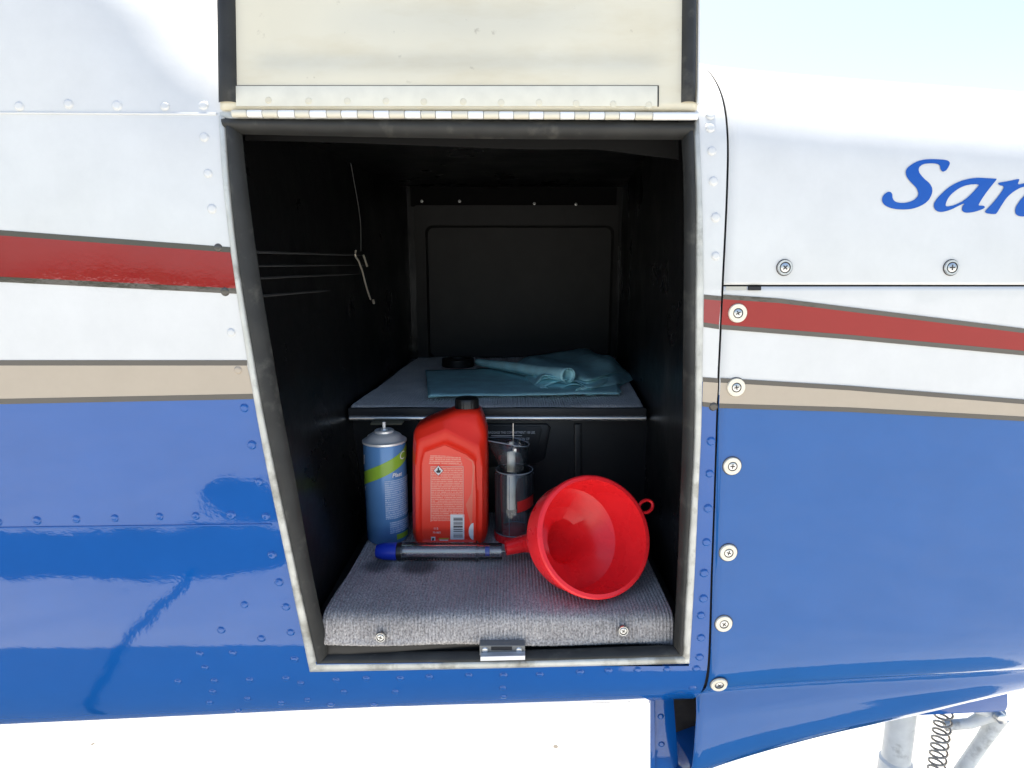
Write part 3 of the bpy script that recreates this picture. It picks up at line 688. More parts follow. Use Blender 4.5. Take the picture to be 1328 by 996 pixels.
# lower back wall under the shelf with moulded ribs and placard frame
yb = .345
lw = box('lower_back_wall', (-.262, yb, E - .455), (.223, yb + .02, E - .215), M['plastic'], AIR, .001)
def prism(name, pts, y0, y1, m, parent, bevel=.0015):
    bm = bmesh.new(); vb = [bm.verts.new((x, y0, z)) for x, z in pts]; f = bm.faces.new(vb)
    r = bmesh.ops.extrude_face_region(bm, geom=[f]); 
    for q in r['geom']:
        if isinstance(q, bmesh.types.BMVert): q.co.y = y1
    if bevel:
        e = [e for e in bm.edges if all(abs(q.co.y - y0) < 1e-6 for q in e.verts)]
        bmesh.ops.bevel(bm, geom=e, offset=bevel, segments=2, profile=.5, affect='EDGES')
    return from_bm(name, bm, m, parent, True, 30)
def pz(u, v, y): p = PY(u, v, y); return (p.x, p.z)
prism('rib', [pz(u, v, yb) for u, v in ((744.5,549),(753.5,549),(753.5,705),(744.5,705))], yb - .006, yb + .002, M['plastic'], lw, .002)
prism('rib', [pz(u, v, yb) for u, v in ((590,549),(598,549),(598,705),(590,705))], yb - .006, yb + .002, M['plastic'], lw, .002)
fr_o = [(615,549),(709,549),(714,554),(706,594),(697,600),(615,607)]; fr_i = [(621,553),(700,553),(703,557),(696,585),(688,588),(621,592)]
prism('placard_frame', [pz(u, v, yb) for u, v in fr_o], yb - .006, yb + .002, M['plastic'], lw, .002)
pl = prism('placard', [pz(u, v, yb - .006) for u, v in fr_i], yb - .0072, yb - .004, mat('placard_black', (.018, .018, .018), .5), lw, .0004)
def text(name, s, x, y, z, size, m, parent, align='LEFT', width=None):
    cd = bpy.data.curves.new(name, 'FONT'); cd.body = s; cd.size = size; cd.align_x = align; cd.resolution_u = 2
    o = bpy.data.objects.new(name, cd); C.objects.link(o); bpy.context.view_layer.update()
    me = bpy.data.meshes.new_from_object(o.evaluated_get(bpy.context.evaluated_depsgraph_get())); bpy.data.objects.remove(o)
    xs = [v.co.x for v in me.vertices]; k = width / (max(xs) - min(xs)) if width else 1
    for v in me.vertices: v.co = Vector((x + v.co.x * k, y, z + v.co.y))
    me.update(); return link(name, me, m, parent)
for (s, u0, u1, v, h) in (('MAXIMUM BAGGAGE THIS COMPARTMENT 100 LBS.', 616.5, 694, 562.5, .0062), ('SEE THE LIMITATIONS SECTION OF', 629, 686.5, 570.6, .0058), ('THE AIRPLANE FLIGHT MANUAL', 628, 686, 574.6, .0056)):
    p0, p1 = PY(u0, v, yb - .0076), PY(u1, v, yb - .0076); text('placard_text', s, p0.x, p0.y, p0.z, h, M['print'], pl, width=p1.x - p0.x)
p0, p1 = PY(637, 564.6, yb - .0076), PY(677, 565.5, yb - .0076); mesh('placard_rule', [(p0.x, p0.y, p0.z), (p1.x, p0.y, p0.z), (p1.x, p0.y, p0.z - .0009), (p0.x, p0.y, p0.z - .0009)], [(0, 1, 2, 3)], M['print'], pl, False)
# carpeted shelf
shelf = box('shelf', (-.262, .335, E + ZS - .018), (.214, .935, E + ZS - .004), M['black'], AIR, .001)
carpet('shelf_carpet', [(.935, ZS), (.34, ZS), (.334, ZS - .001), (.331, ZS - .003)], lambda y, z: -.262 + .03 * (y - .33), lambda y, z: .213 + .085 * (y - .33), shelf, 'carpet_brightened')
box('shelf_edge', (-.2625, .326, E + ZS - .0165), (.2145, .336, E + ZS - .002), mat('edge_binding', (.02, .022, .026), .5), shelf, .001)
lathe('shelf_trim', [(.0036, 0), (.0042, .0008), (.0042, .4762), (.0036, .477)], M['alu'], shelf, 20, (-.2615, .3275, E + ZS - .0185), (1, 0, 0))
# striker plate in the sill
sp_ = prism('striker_plate', [pz(u, v, .012) for u, v in ((622,836.5),(681,836.5),(681,849),(622,850))], .011, .022, mat('striker_grey', (.17, .17, .165), .5, .3), AIR, .0008)
prism('striker_slot', [pz(u, v, .011) for u, v in ((637,838.5),(664,838.5),(664,843),(637,843))], .0104, .018, M['gap'], sp_, 0)
prism('striker_lip', [pz(u, v, .004) for u, v in ((623,851),(681,849.5),(681,855.5),(623,857))], .003, .02, mat('dull_alloy', (.62, .63, .65), .4, .6), sp_, .0006)
ms = dome('striker_screw', .0034, .0015); ms.materials.append(M['steel'])
for u in (629, 673): place('striker_screw', ms, PY(u, 843, .0112), (0, -1, 0), sp_)

# ------------------------------------------------------------------ the open baggage door (swung up)
def stain(m, col, lo, hi, amt, sx, sz):
    t = m.node_tree; b = t.nodes['Principled BSDF']; L = t.links.new; N = t.nodes.new
    src = b.inputs['Base Color'].links[0].from_socket if b.inputs['Base Color'].links else None
    g = N('ShaderNodeNewGeometry'); mp = N('ShaderNodeMapping'); mp.inputs['Scale'].default_value = (sx, sx, sz); L(g.outputs['Position'], mp.inputs['Vector'])
    n = N('ShaderNodeTexNoise'); n.inputs['Scale'].default_value = 1; n.inputs['Detail'].default_value = 7; n.inputs['Roughness'].default_value = .62; L(mp.outputs[0], n.inputs['Vector'])
    q = N('ShaderNodeMapRange'); q.inputs[1].default_value = lo; q.inputs[2].default_value = hi; q.inputs[3].default_value = 0; q.inputs[4].default_value = amt; L(n.outputs['Fac'], q.inputs[0])
    k = N('ShaderNodeMix'); k.data_type = 'RGBA'; L(q.outputs[0], k.inputs[0]); k.inputs[7].default_value = (*col, 1)
    if src: L(src, k.inputs[6])
    else: k.inputs[6].default_value = b.inputs['Base Color'].default_value
    L(k.outputs[2], b.inputs['Base Color'])
stain(M['cream'], (.50, .40, .22), .48, .72, .42, 5, 16); stain(M['cream'], (.25, .2, .13), .66, .74, .5, 60, 60)
stain(M['flange'], (.16, .15, .12), .52, .68, .8, 25, 25); stain(M['seal'], (.10, .095, .08), .55, .72, .5, 40, 40)
stain(M['liner'], (.035, .034, .033), .60, .74, .7, 9, 5); stain(M['gear'], (.16, .15, .13), .52, .7, .8, 22, 22)
HZ = U(600, 148, side='f'); hy = HZ.y - .004
tilt = R(8)
def DP(u, v, off=0.0):                          # a point of the photograph on the door's inner face
    d = ray(u, v); n = Vector((0, -math.cos(tilt), math.sin(tilt))); p0 = Vector((0, hy - .004, HZ.z))
    t = (p0 - EYE).dot(n) / d.dot(n); return EYE + d * t + n * off
xa, xb = DP(286, 146).x, DP(904, 152).x
def dlocal(x, h, off): return Vector((x, hy - .004 + h * math.sin(tilt) - off * math.cos(tilt), HZ.z + .003 + h * math.cos(tilt) + off * math.sin(tilt)))
def door_mesh():
    nx, nh = 90, 80; H = .58; V = []
    for i in range(nh):
        h = H * i / (nh - 1)
        for j in range(nx):
            f = j / (nx - 1); x = xa + (xb - xa) * f
            e = min(x - xa, xb - x); eh = min(h - .030, H - h)
            o = -.006 * sstep(.02, .05, e) * sstep(.004, .03, eh)
            o += -.010 * math.exp(-((h - .12) / .035) ** 2) * sstep(.05, .16, e)        # long pressed dish
            V.append(dlocal(x, h, o))
    return V, grid_faces(nh, nx)
door = mesh('baggage_door', *door_mesh(), M['cream'], AIR)
md = door.modifiers.new('thickness', 'SOLIDIFY'); md.thickness = .022; md.offset = -1; md.use_even_offset = True
md.material_offset = 0
def dbox(name, x0, x1, h0, h1, o0, o1, m, bev=.0005):
    bm = bmesh.new(); add_box(bm, (x0, o0, h0), (x1, o1, h1), bev)
    for v in bm.verts: v.co = dlocal(v.co.x, v.co.z, v.co.y)
    return from_bm(name, bm, m, door, True, 35)
hl0 = .002; hl1 = (DP(600, 118) - DP(600, 147)).length
dbox('hinge_leaf', DP(307, 140).x, DP(852, 140).x, hl0, hl1, .0, .0015, mat('hinge_leaf_cream', (.68, .65, .54), .4, var=.05, var_scale=60), .0004)
dbox('leaf_shadow_line', DP(307, 140).x, DP(854, 140).x, hl1, hl1 + .0008, .0, .0008, mat('painted_shadow_line', (.10, .09, .07), .8), 0)  # thin dark strip painted in as the shadow line round the leaf
dbox('leaf_shadow_line', DP(852.5, 140).x, DP(854, 140).x, hl0, hl1, .0, .0008, M['gap'], 0)
rvc = dome('hinge_rivet', .0036, .0012); rvc.materials.append(M['cream'])
for (u, v) in [(349,131),(401,132),(451,132),(501,132),(550,133),(601,133),(650,134),(699,134),(747,135),(795,136),(841,137)]:
    place('hinge_rivet', rvc, DP(u, v, .0012), (0, -math.cos(tilt), math.sin(tilt)), door)
def kn(u0, u1, m):
    p0, p1 = PY(u0, 149.2 + (u0 - 600) * .006, hy - .007), PY(u1, 149.2 + (u1 - 600) * .006, hy - .007)
    z = (p0.z + p1.z) / 2; L_ = p1.x - p0.x
    lathe('hinge_knuckle', [(.0032, .0003), (.0036, .0008), (.0036, L_ - .0008), (.0032, L_ - .0003)], m, door, 14, (p0.x, p0.y, z), (1, 0, 0))
wk = [(321,341),(361,383),(402,424),(443,464),(485,505),(525,546),(565,586),(607,627),(647,666),(686,705),(726,745),(764,784),(803,823),(846,905)]
prev = 301
for a_, b_ in wk: kn(prev, a_, M['hinge_c']); kn(a_, b_, M['hinge_w']); prev = b_
box('hinge_base', (PY(286, 150, hy).x, hy - .002, HZ.z - .006), (PY(905, 150, hy).x, hy + .004, HZ.z + .001), M['flange'], AIR, .0006)
def dseal(u0, u1, name='door_edge_seal'):
    V = []; n = 50; k = 9; x0, x1 = DP(u0, 140).x, DP(u1, 140).x
    for j in range(k):
        f = j / (k - 1)
        for i in range(n):
            h = .006 + .55 * i / (n - 1); o = .0002 + .0085 * math.sin(math.pi * f) ** .6 * min(1, (i + .6) / 1.6)
            V.append(dlocal(x0 + (x1 - x0) * f, h, o))
    mesh(name, V, grid_faces(k, n), M['seal'], door)
dseal(284, 308); dseal(883, 902)
dbox('door_rim', DP(903, 140).x, DP(906, 140).x, .004, .57, -.02, .003, M['white'])

# ------------------------------------------------------------------ belly and nose gear
wl = prism('firewall_flange', [pz(u, v, .13) for u, v in ((843,903),(873,903),(881,1010),(843,1010))], .128, .132, M['blue'], AIR, .0006)
for (u, v) in ((857, 929), (858, 965)): place('rivet', RV['blue'], PY(u, v, .128), (0, -1, 0), wl)
prism('flange_fold', [pz(u, v, .126) for u, v in ((843,906),(849,906),(849,1010),(843,1010))], .122, .128, M['blue'], wl, .0008)
prism('outlet_baffle', [pz(u, v, .20) for u, v in ((862,900),(930,900),(930,990),(876,990))], .198, .204, M['brown'], AIR, .0006)  # dark brown plate filling the gap beside the flange
prism('belly_fairing', [pz(u, v, .75) for u, v in ((748,904),(832,904),(824,909.5),(790,912),(749,912.5))], .745, .765, mat('grey_blue_paint', (.18, .22, .30), .4), AIR, .01)
gd = prism('gear_door', [pz(u, v, .36) for u, v in ((1000,880),(1302,880),(1303,910),(1301,917),(1296,919),(1180,924),(1080,930),(1000,938))], .352, .36, M['blue'], AIR, .0015)
ng = PY(1178, 930, .42)
GX = ng.x
nose = lathe('nose_gear', [(.03, -.06), (.03, .10), (.026, .105), (.026, .30), (.036, .305), (.036, .50)], M['gear'], AIR, 28, (GX, .44, .40), (0, 0, 1))
sp_p = [];
for k in range(240):
    t = k / 239; a = t * 2 * math.pi * 16; c = PY(1222, 940, .40)
    sp_p.append((c.x + .014 * math.cos(a), .40 + .014 * math.sin(a), c.z - .12 + .26 * t))
tube('spring', sp_p, .0022, M['spring'], nose, 6)
pa, pbb, pc = PY(1216, 940, .40), PY(1262, 938, .40), PY(1305, 918, .40)
tube('torque_link', [PY(1225, 941, .41), PY(1258, 938, .405), PY(1285, 925, .40), PY(1296, 928, .40)], .014, M['gear'], nose, 12, rad=[.010, .010, .014, .017])
tube('torque_link', [PY(1296, 928, .40), PY(1275, 960, .405), PY(1240, 1010, .41)], .014, M['gear'], nose, 12, rad=[.016, .013, .013])
lathe('link_bolt', [(.010, -.004), (.010, .006), (.007, .008)], M['steel'], nose, 18, PY(1297, 930, .383), (0, -1, 0))
tube('link_bracket', [PY(1258, 915, .40), PY(1285, 925, .40)], .01, M['gear'], nose, 10)
tyre = []
for k in range(25):
    a = 2 * math.pi * k / 24; tyre.append((.135 + .055 * math.cos(a), .055 * math.sin(a)))
lathe('tyre', tyre, mat('tyre_rubber', (.02, .02, .02), .8), nose, 40, (GX, .44, .19), (0, 1, 0), cap=False)
lathe('wheel_rim', [(.02, -.05), (.08, -.045), (.09, -.03), (.09, .03), (.08, .045), (.02, .05)], M['gear'], nose, 30, (GX, .44, .19), (0, 1, 0))

# ------------------------------------------------------------------ things in the compartment
FZ = E + ZF + .0006
# spray can
cpx = PY(502, 660, .245); can = empty('spray_can', (cpx.x, .245, FZ), 'blue spray can with green band and bare metal top, no cap', 'spray can')
cb = Vector((cpx.x, .245, FZ)); rc = .0312
zt0 = PY(502, 580, .245 - rc).z - FZ
ztop = PY(502, 547, .245).z - FZ
bodyh = zt0
body = lathe('can_body', [(rc - .002, 0), (rc, .003), (rc, bodyh - .002), (rc - .0005, bodyh)], M['can'], can, 64, cb)
lathe('can_rim', [(rc - .001, bodyh - .001), (rc + .0012, bodyh + .0005), (rc + .0012, bodyh + .003), (rc - .0006, bodyh + .0042)], M['can_m'], can, 64, cb)
k = (ztop - bodyh)
lathe('can_dome', [(rc - .001, bodyh + .004), (rc - .004, bodyh + k * .18), (rc * .78, bodyh + k * .33), (rc * .55, bodyh + k * .47), (rc * .46, bodyh + k * .50), (rc * .46, bodyh + k * .58), (rc * .40, bodyh + k * .62), (rc * .18, bodyh + k * .60), (rc * .16, bodyh + k * .66), (rc * .1, bodyh + k * .68)], M['can_m'], can, 48, cb)
lathe('nozzle_stem', [(.0024, bodyh + k * .62), (.0024, bodyh + k * .98), (.0018, bodyh + k)], M['hinge_w'], can, 14, cb)
def wrap(name, x0, x1, fz0, fz1, m, parent, off=.0004, nx=24, nz=4):
    """patch on the can between angles (degrees, 0 = towards the camera) and heights"""
    V = []
    for i in range(nz):
        for j in range(nx):
            f = j / (nx - 1); a = R(x0 + (x1 - x0) * f); h = fz0(f) * (1 - i / (nz - 1)) + fz1(f) * (i / (nz - 1)); r = rc + off
            V.append(cb + Vector((r * math.sin(a), -r * math.cos(a), h)))
    return mesh(name, V, grid_faces(nz, nx), m, parent)
H_ = bodyh
wrap('green_band', -100, 100, lambda f: H_ * (.53 + .33 * f), lambda f: H_ * (.66 + .335 * f), M['green'], body)
wrap('can_print', 8, 100, lambda f: H_ * .27, lambda f: H_ * .66, M['can_text'], body, .0004)
wrap('can_print', 18, 100, lambda f: H_ * .12, lambda f: H_ * .235, M['can_text'], body, .0004)
def wrap_text(s, a0, h, size, m, bold=0):
    cd = bpy.data.curves.new('t', 'FONT'); cd.body = s; cd.size = size; cd.offset = bold; cd.shear = .2
    o = bpy.data.objects.new('t', cd); C.objects.link(o); bpy.context.view_layer.update()
    me = bpy.data.meshes.new_from_object(o.evaluated_get(bpy.context.evaluated_depsgraph_get())); bpy.data.objects.remove(o)
    for v in me.vertices:
        a = R(a0) + v.co.x / rc; r = rc + .0007; v.co = cb + Vector((r * math.sin(a), -r * math.cos(a), h + v.co.y))
    link('can_lettering', me, m, body)
wrap_text('Plast', 28, H_ * .69, .0085, M['print'], .0002); wrap_text('C', 50, H_ * .85, .017, M['print'])
wrap_text('l', -66, H_ * .80, .022, M['print']); wrap_text('f', -64, H_ * .53, .012, M['print'])
wrap('band_foot', 36, 80, lambda f: H_ * .045, lambda f: H_ * .10, M['green'], body)

# oil bottle
yf, yk = .205, .275
bx = PY(582, 640, yf); bot = empty('oil_bottle', (bx.x, .24, FZ), 'red plastic motor oil bottle with black cap, back label facing out', 'oil bottle')
def bp(u, v): p = PY(u, v, yf); return np.array([p.x, p.z])
oz = FZ
outl = [(536,707),(533,695),(532.5,640),(533,580),(534,564),(538,556),(548,551),(563,544.5),(580,538.5),(590,535),(606,534),(620,535.5),(624,542),(628,553),(631,565),(632,600),(632,640),(632,695),(629,707)]
OL = np.array([bp(u, v) for u, v in resample(outl + [outl[0]], 160)]); OL[:, 1] = np.maximum(OL[:, 1], oz)
pent = [(549,705),(545,690),(545,600),(549,584),(578,573),(606,586),(617,596),(619,640),(619,690),(616,705)]
PT = np.array([bp(u, v) for u, v in resample(pent + [pent[0]], 160)])
ctr = bp(582, 635)
def radial(poly, n=128):
    out = []
    for k in range(n):
        a = 2 * math.pi * k / n; d = np.array([math.cos(a), math.sin(a)]); best = 0
        for i in range(len(poly) - 1):
            p = poly[i] - ctr; q = poly[i + 1] - ctr; e = q - p; den = d[0] * e[1] - d[1] * e[0]
            if abs(den) < 1e-12: continue
            t = (p[0] * e[1] - p[1] * e[0]) / den; s = (p[0] * d[1] - p[1] * d[0]) / den
            if -1e-6 <= s <= 1 + 1e-6 and t > best: best = t
        out.append(best)
    return np.array(out)
MID = [(541,706),(538.5,690),(538,600),(540,570),(578,555),(622,577),(626,600),(626,690),(624,706)]
MD = np.array([bp(u, v) for u, v in resample(MID + [MID[0]], 200)])
NB = 160; RO, RP = radial(OL, NB), radial(PT, NB); RM = np.minimum(radial(MD, NB), RO * .96); RP = np.minimum(RP, RM * .97)
mo = lambda f: RM * (1 - f) + RO * f
def brow(rad, y): return [(ctr[0] + rad[k] * math.cos(2 * math.pi * k / NB), y, max(oz, ctr[1] + rad[k] * math.sin(2 * math.pi * k / NB))) for k in range(NB)]
mix = lambda f: RP * (1 - f) + RO * f
rows = [brow(RP * .02, yf + .002), brow(RP * .5, yf + .002), brow(RP * .955, yf + .0023), brow(RP * .985, yf + .0012), brow(RP, yf + .0002), brow(RP * .5 + RM * .5, yf - .0004), brow(RM * .985, yf - .0002), brow(RM, yf + .0008), brow(mo(.5), yf + .006), brow(mo(.85), yf + .0105), brow(RO, yf + .018),
        brow(RO, yk - .016), brow(mix(.93), yk - .007), brow(mix(.7), yk - .001), brow(mix(0), yk), brow(RP * .02, yk)]
bb = mesh('bottle_body', [p for r_ in rows for p in r_], grid_faces(len(rows), NB, True) + [tuple(range(NB)), tuple(range((len(rows) - 1) * NB, len(rows) * NB))], M['bottle'], bot); fix_normals(bb); sharp_by(bb, 50)
cp = PY(605.5, 533, .238); capz = PY(605.5, 515.5, .238).z
kx = .0175
lathe('bottle_neck', [(.021, -.012), (.0195, -.002), (.0165, .001), (.016, .006)], M['bottle'], bot, 36, (cp.x, .24, cp.z - .001))
hc = capz - cp.z
V, F = [], []; n = 72
for (r_, h) in ((kx - .001, .002), (kx, .003), (kx, hc - .004), (kx - .0012, hc - .0015), (kx - .004, hc), (.0005, hc)):
    for j in range(n):
        t = 2 * math.pi * j / n; rr = r_ * (1 - (.028 if (j % 3 == 0 and h < hc - .002) else 0)); V.append((cp.x + rr * math.cos(t), .24 + rr * math.sin(t), cp.z + h))
bc = mesh('bottle_cap', V, grid_faces(6, n, True), M['black'], bot); fix_normals(bc); sharp_by(bc, 30)
def lab(name, pts, m, parent, y):
    V = [(bp(u, v)[0], y, bp(u, v)[1]) for u, v in pts]; return mesh(name, V, [tuple(range(len(V)))[::-1]], m, parent, False)
yl = yf + .0016
label = lab('back_label', [(549,704),(547,690),(547,602),(551,587),(577,578),(604,590),(615,599),(617,640),(617,690),(614,704)], mat('label_red', (.88, .05, .026), .28), bb, yl)
lab('label_highlight', [(600,592),(612,599),(613,610),(611,640),(604,655),(608,672),(612,690),(613,640),(616,605),(612,597)], mat('label_coral', (.78, .13, .08), .3), label, yl - .0003)
lab('label_print', [(558,590),(597,593),(600,604),(556,602)], M['label_text'], label, yl - .0003)
lab('label_print', [(559,606),(600,606),(600,669),(596,676),(559,676)], M['label_text'], label, yl - .00034)
fr = [(558.4,605),(601,605),(601,671),(600.3,671),(600.3,605.7),(559.1,605.7),(559.1,677),(558.4,677)]
lab('label_rule', fr, mat('label_rule_pale', (.8, .4, .33), .4), label, yl - .0007)
lab('barcode_field', [(584,667.5),(602,667.5),(602,700),(584,700)], M['print'], label, yl - .0006)
lab('barcode', [(588,671),(600,671),(600,697.5),(588,697.5)], M['barcode'], label, yl - .0009)
lab('hazard_diamond', [(568.5,603),(575.5,610.5),(568.5,618),(561.5,610.5)], M['printr'], label, yl - .0008)
lab('hazard_diamond', [(568.5,604.2),(574.4,610.5),(568.5,616.8),(562.6,610.5)], M['print'], label, yl - .0011)
lab('hazard_mark', [(567.6,606.5),(569.2,606.5),(569.6,609.5),(572,610.5),(570.5,613.3),(566.8,613.3),(565.2,611.5),(567.4,610)], M['printb'], label, yl - .0014)
lab('round_mark', [(614,678.5)] + [(614 - 6.2 * math.sin(R(a_)), 689.5 - 11 * math.cos(R(a_))) for a_ in range(10, 171, 16)] + [(614, 700.5)], M['print'], label, yl - .0008)
lab('small_mark', [(559,696.5),(564.5,696.5),(564.5,702.5),(559,702.5)], M['print'], label, yl - .0006)
lab('small_mark', [(560.3,698),(563.2,698),(562.4,701.2),(560.3,701.2)], M['printb'], label, yl - .0009)
lab('label_badge', [(569,698),(582,698),(582,700),(569,700)], mat('badge_yellow', (.6, .33, .06), .4), label, yl - .0006)
lab('label_badge', [(570,700.3),(581,700.3),(581,702.2),(570,702.2)], M['print'], label, yl - .0006)
p0 = bp(562, 687.2); text('label_number', '113', p0[0], yl - .0006, p0[1], .0048, M['print'], label)
p0 = bp(561, 692.2); text('label_number', '75-885', p0[0], yl - .0006, p0[1], .0042, M['print'], label)

# fuel sampler cup, upright
cx = PY(667, 660, .245); cup = empty('sampler_cup', (cx.x, .245, FZ), 'tall clear plastic fuel sampler cup with slanted lip, standing beside the red bottle', 'fuel sampler')
q = Vector((cx.x, .245, FZ)); ro = .0295; hb = PY(667, 613, .225).z - FZ; hu = PY(667, 572, .245).z - FZ
def wall_lathe(name, outer, th, m, parent, base, n=48, axis=(0, 0, 1)):
    return lathe(name, outer + [(max(.0004, r_ - th), h) for r_, h in outer[::-1]], m, parent, n, base, axis)
body_c = wall_lathe('cup_body', [(ro, .010), (ro, hb - .006), (ro - .003, hb - .001), (ro * .72, hb)], .0018, M['clear'], cup, q)
V = []; n = 40
for r_, s_ in ((ro * .72, 0), (ro * .70, .5), (ro * .74, 1), (ro * .74 - .0016, 1), (ro * .70 - .0016, .5), (ro * .72 - .0016, 0)):
    for j in range(n):
        t = 2 * math.pi * j / n; lean = 1 + (1.05 * s_ * max(0, -math.cos(t)) ** 2)
        V.append(q + Vector((r_ * lean * math.cos(t), r_ * math.sin(t), hb + (hu - hb) * s_ * (1 - .10 * math.cos(t)) - .001 * (s_ == 1))))
spout = mesh('cup_spout', V, grid_faces(6, n, True) + [(5 * n + j, 5 * n + (j + 1) % n, (j + 1) % n, j) for j in range(n)], M['clear'], cup); fix_normals(spout)
tube('cup_rim_glint', [V[2 * n + j] for j in range(n)] + [V[2 * n]], .0009, M['clear_edge_glint'], spout, 6)
for hh, rr in ((hb - .001, ro - .002), (.0125, ro - .0005)):
    tube('cup_edge_glint', [q + Vector((rr * math.cos(2 * math.pi * j / 48), rr * math.sin(2 * math.pi * j / 48), hh)) for j in range(49)], .0008, M['clear_edge_glint'], body_c, 6)
for a_ in (200, 255, 345):
    tube('cup_edge_glint', [q + Vector(((ro - .0006) * math.cos(R(a_)), (ro - .0006) * math.sin(R(a_)), h_)) for h_ in (.014, hb * .5, hb - .004)], .0006, M['clear_edge_glint'], body_c, 6)  # upright pale lines drawn as highlight streaks on the round wall
lathe('cup_base', [(ro + .001, .0), (ro + .001, .010), (ro - .002, .012)], M['funnel'], cup, 48, q)
rodx = PY(663, 600, .245).x
lathe('drain_probe', [(.0058, .045), (.0062, .06), (.0062, hb * .72), (.0062, PY(663, 580, .245).z - FZ), (.0036, PY(663, 578, .245).z - FZ), (.003, PY(663, 573, .245).z - FZ)], M['rod'], cup, 20, (rodx, .245, FZ))
lathe('probe_pin', [(.0011, PY(663, 574, .245).z - FZ), (.0009, PY(663, 549, .245).z - FZ)], M['steel'], cup, 10, (rodx + .003, .245, FZ))
V = []
for i in range(2):
    for j in range(14):
        a_ = R(8 + 62 * j / 13); V.append(q + Vector(((ro + .0004) * math.sin(a_), -(ro + .0004) * math.cos(a_), hb * (.46 + .16 * i) + .006 * j / 13)))
mesh('cup_print', V, grid_faces(2, 14), M['printr'], body_c)

# fuel tester tube, lying
ty = .168; tz = FZ + .0128
tl = PY(488, 717, ty); fuel = empty('fuel_tester', (PY(570, 717, ty).x, ty, FZ), 'clear tube fuel tester with blue end cap lying on the carpet', 'fuel tester')
def tx(u): return PY(u, 717, ty).x
def alongx(name, prof, m, n=32, cap=True, parent=fuel): return lathe(name, [(r_, tx(u) - tx(488)) for r_, u in prof], m, parent, n, (tx(488), ty, tz), (1, 0, 0), cap)
alongx('end_cap', [(.008, 488), (.0095, 490), (.0118, 498), (.0125, 514), (.0118, 515)], M['bluecap'])
alongx('collar', [(.0112, 514.5), (.0122, 515.5), (.0122, 521), (.0115, 522)], M['black'])
tub = alongx('tube', [(.0122, 521), (.0122, 617), (.0142, 617.4), (.0142, 620), (.0112, 620.4), (.0112, 651), (.0098, 651), (.0098, 619), (.0106, 618), (.0106, 521)], M['clear'], 40, False)
alongx('plunger_rod', [(.0024, 521), (.0026, 525), (.0026, 650)], M['rod'], 14)
alongx('plunger_ring', [(.003, 629), (.0088, 629.5), (.0088, 635), (.003, 635.5)], M['bluecap'], 24)
alongx('tip_needle', [(.0008, 650), (.0006, 672)], M['hook'], 8)

# funnel, lying on rim and spout
AX = Vector((-.27, .82, -.46)).normalized(); RF = .0735
fc = PZ(772, 703, ZF + .002 + RF * math.sqrt(1 - AX.z ** 2))       # from the mouth towards the spout
fun = empty('funnel', (fc.x, .14, FZ), 'red plastic funnel lying on its side with its mouth towards the viewer', 'funnel')
tipc = PY(656, 718.5, .156); hc_ = fc + Vector((-.036, .052, -.031))
path = [fc, fc + Vector((-.015, .020, -.010)), fc + Vector((-.027, .036, -.019)), hc_, fc + Vector((-.050, .062, -.036)), tipc + Vector((.030, .010, .003)), tipc]
def pos_tan(t):
    P_ = [fc - AX * .03] + path + [tipc + Vector((-.03, -.002, -.001))]; i = min(int(t), len(path) - 2); f = t - i
    p0, p1, p2, p3 = P_[i:i + 4]
    q = .5 * (2 * p1 + (p2 - p0) * f + (2 * p0 - 5 * p1 + 4 * p2 - p3) * f * f + (3 * p1 - p0 - 3 * p2 + p3) * f ** 3)
    d = .5 * ((p2 - p0) + 2 * (2 * p0 - 5 * p1 + 4 * p2 - p3) * f + 3 * (3 * p1 - p0 - 3 * p2 + p3) * f * f)
    d = d.normalized(); f = sstep(.6, 3.4, t); return q, (AX * (1 - f) + d * f).normalized()
prof_o = [(RF, 0), (RF + .0018, .05), (RF + .0018, .22), (RF - .0010, .26), (RF - .0045, 1.3), (RF - .0085, 1.78), (.059, 1.92), (.046, 2.6), (.034, 3.0), (.0295, 3.3), (.0265, 4.0), (.0160, 4.6), (.0118, 5.2), (.0100, 6.0)]
prof_i = [(.0078, 6.0), (.0098, 5.2), (.0140, 4.6), (.0245, 4.0), (.0275, 3.3), (.0300, 2.96), (.044, 2.56), (.0570, 1.90), (RF - .0108, 1.75), (RF - .0068, 1.28), (RF - .0045, .25), (RF - .0042, .0)]
V = []; NF = 96
for r_, t in prof_o + prof_i:
    q, d = pos_tan(t); xx = d.cross(Vector((0, 0, 1))).normalized(); yy = d.cross(xx).normalized()
    for k in range(NF): a_ = 2 * math.pi * k / NF; V.append(q + xx * (r_ * math.cos(a_)) + yy * (r_ * math.sin(a_)))
nn = len(prof_o + prof_i); F = grid_faces(nn, NF, True) + [((nn - 1) * NF + j, (nn - 1) * NF + (j + 1) % NF, (j + 1) % NF, j) for j in range(NF)]
lift = E + ZF + .0012 - min(v.z for v in V); print('FUNNEL LIFT', lift, tuple(fc))
V = [v + Vector((0, 0, lift)) for v in V]; fc = fc + Vector((0, 0, lift))
fb = mesh('funnel_body', V, F, M['funnel'], fun); fix_normals(fb); sharp_by(fb, 28)
# hanging ear on the rim
a_, x_, y_ = frame_of(AX)
hp = PY(843, 659, fc.y) - fc; hp = (hp - a_ * hp.dot(a_)).normalized(); side = a_.cross(hp).normalized()
ear = []
for k in range(25):
    t = 2 * math.pi * k / 24; ear.append(fc + a_ * .004 + hp * (RF + .0105 + .0105 * math.cos(t)) + side * (.0075 * math.sin(t)))
tube('hanging_ear', ear, .0022, M['funnel'], fun, 8)

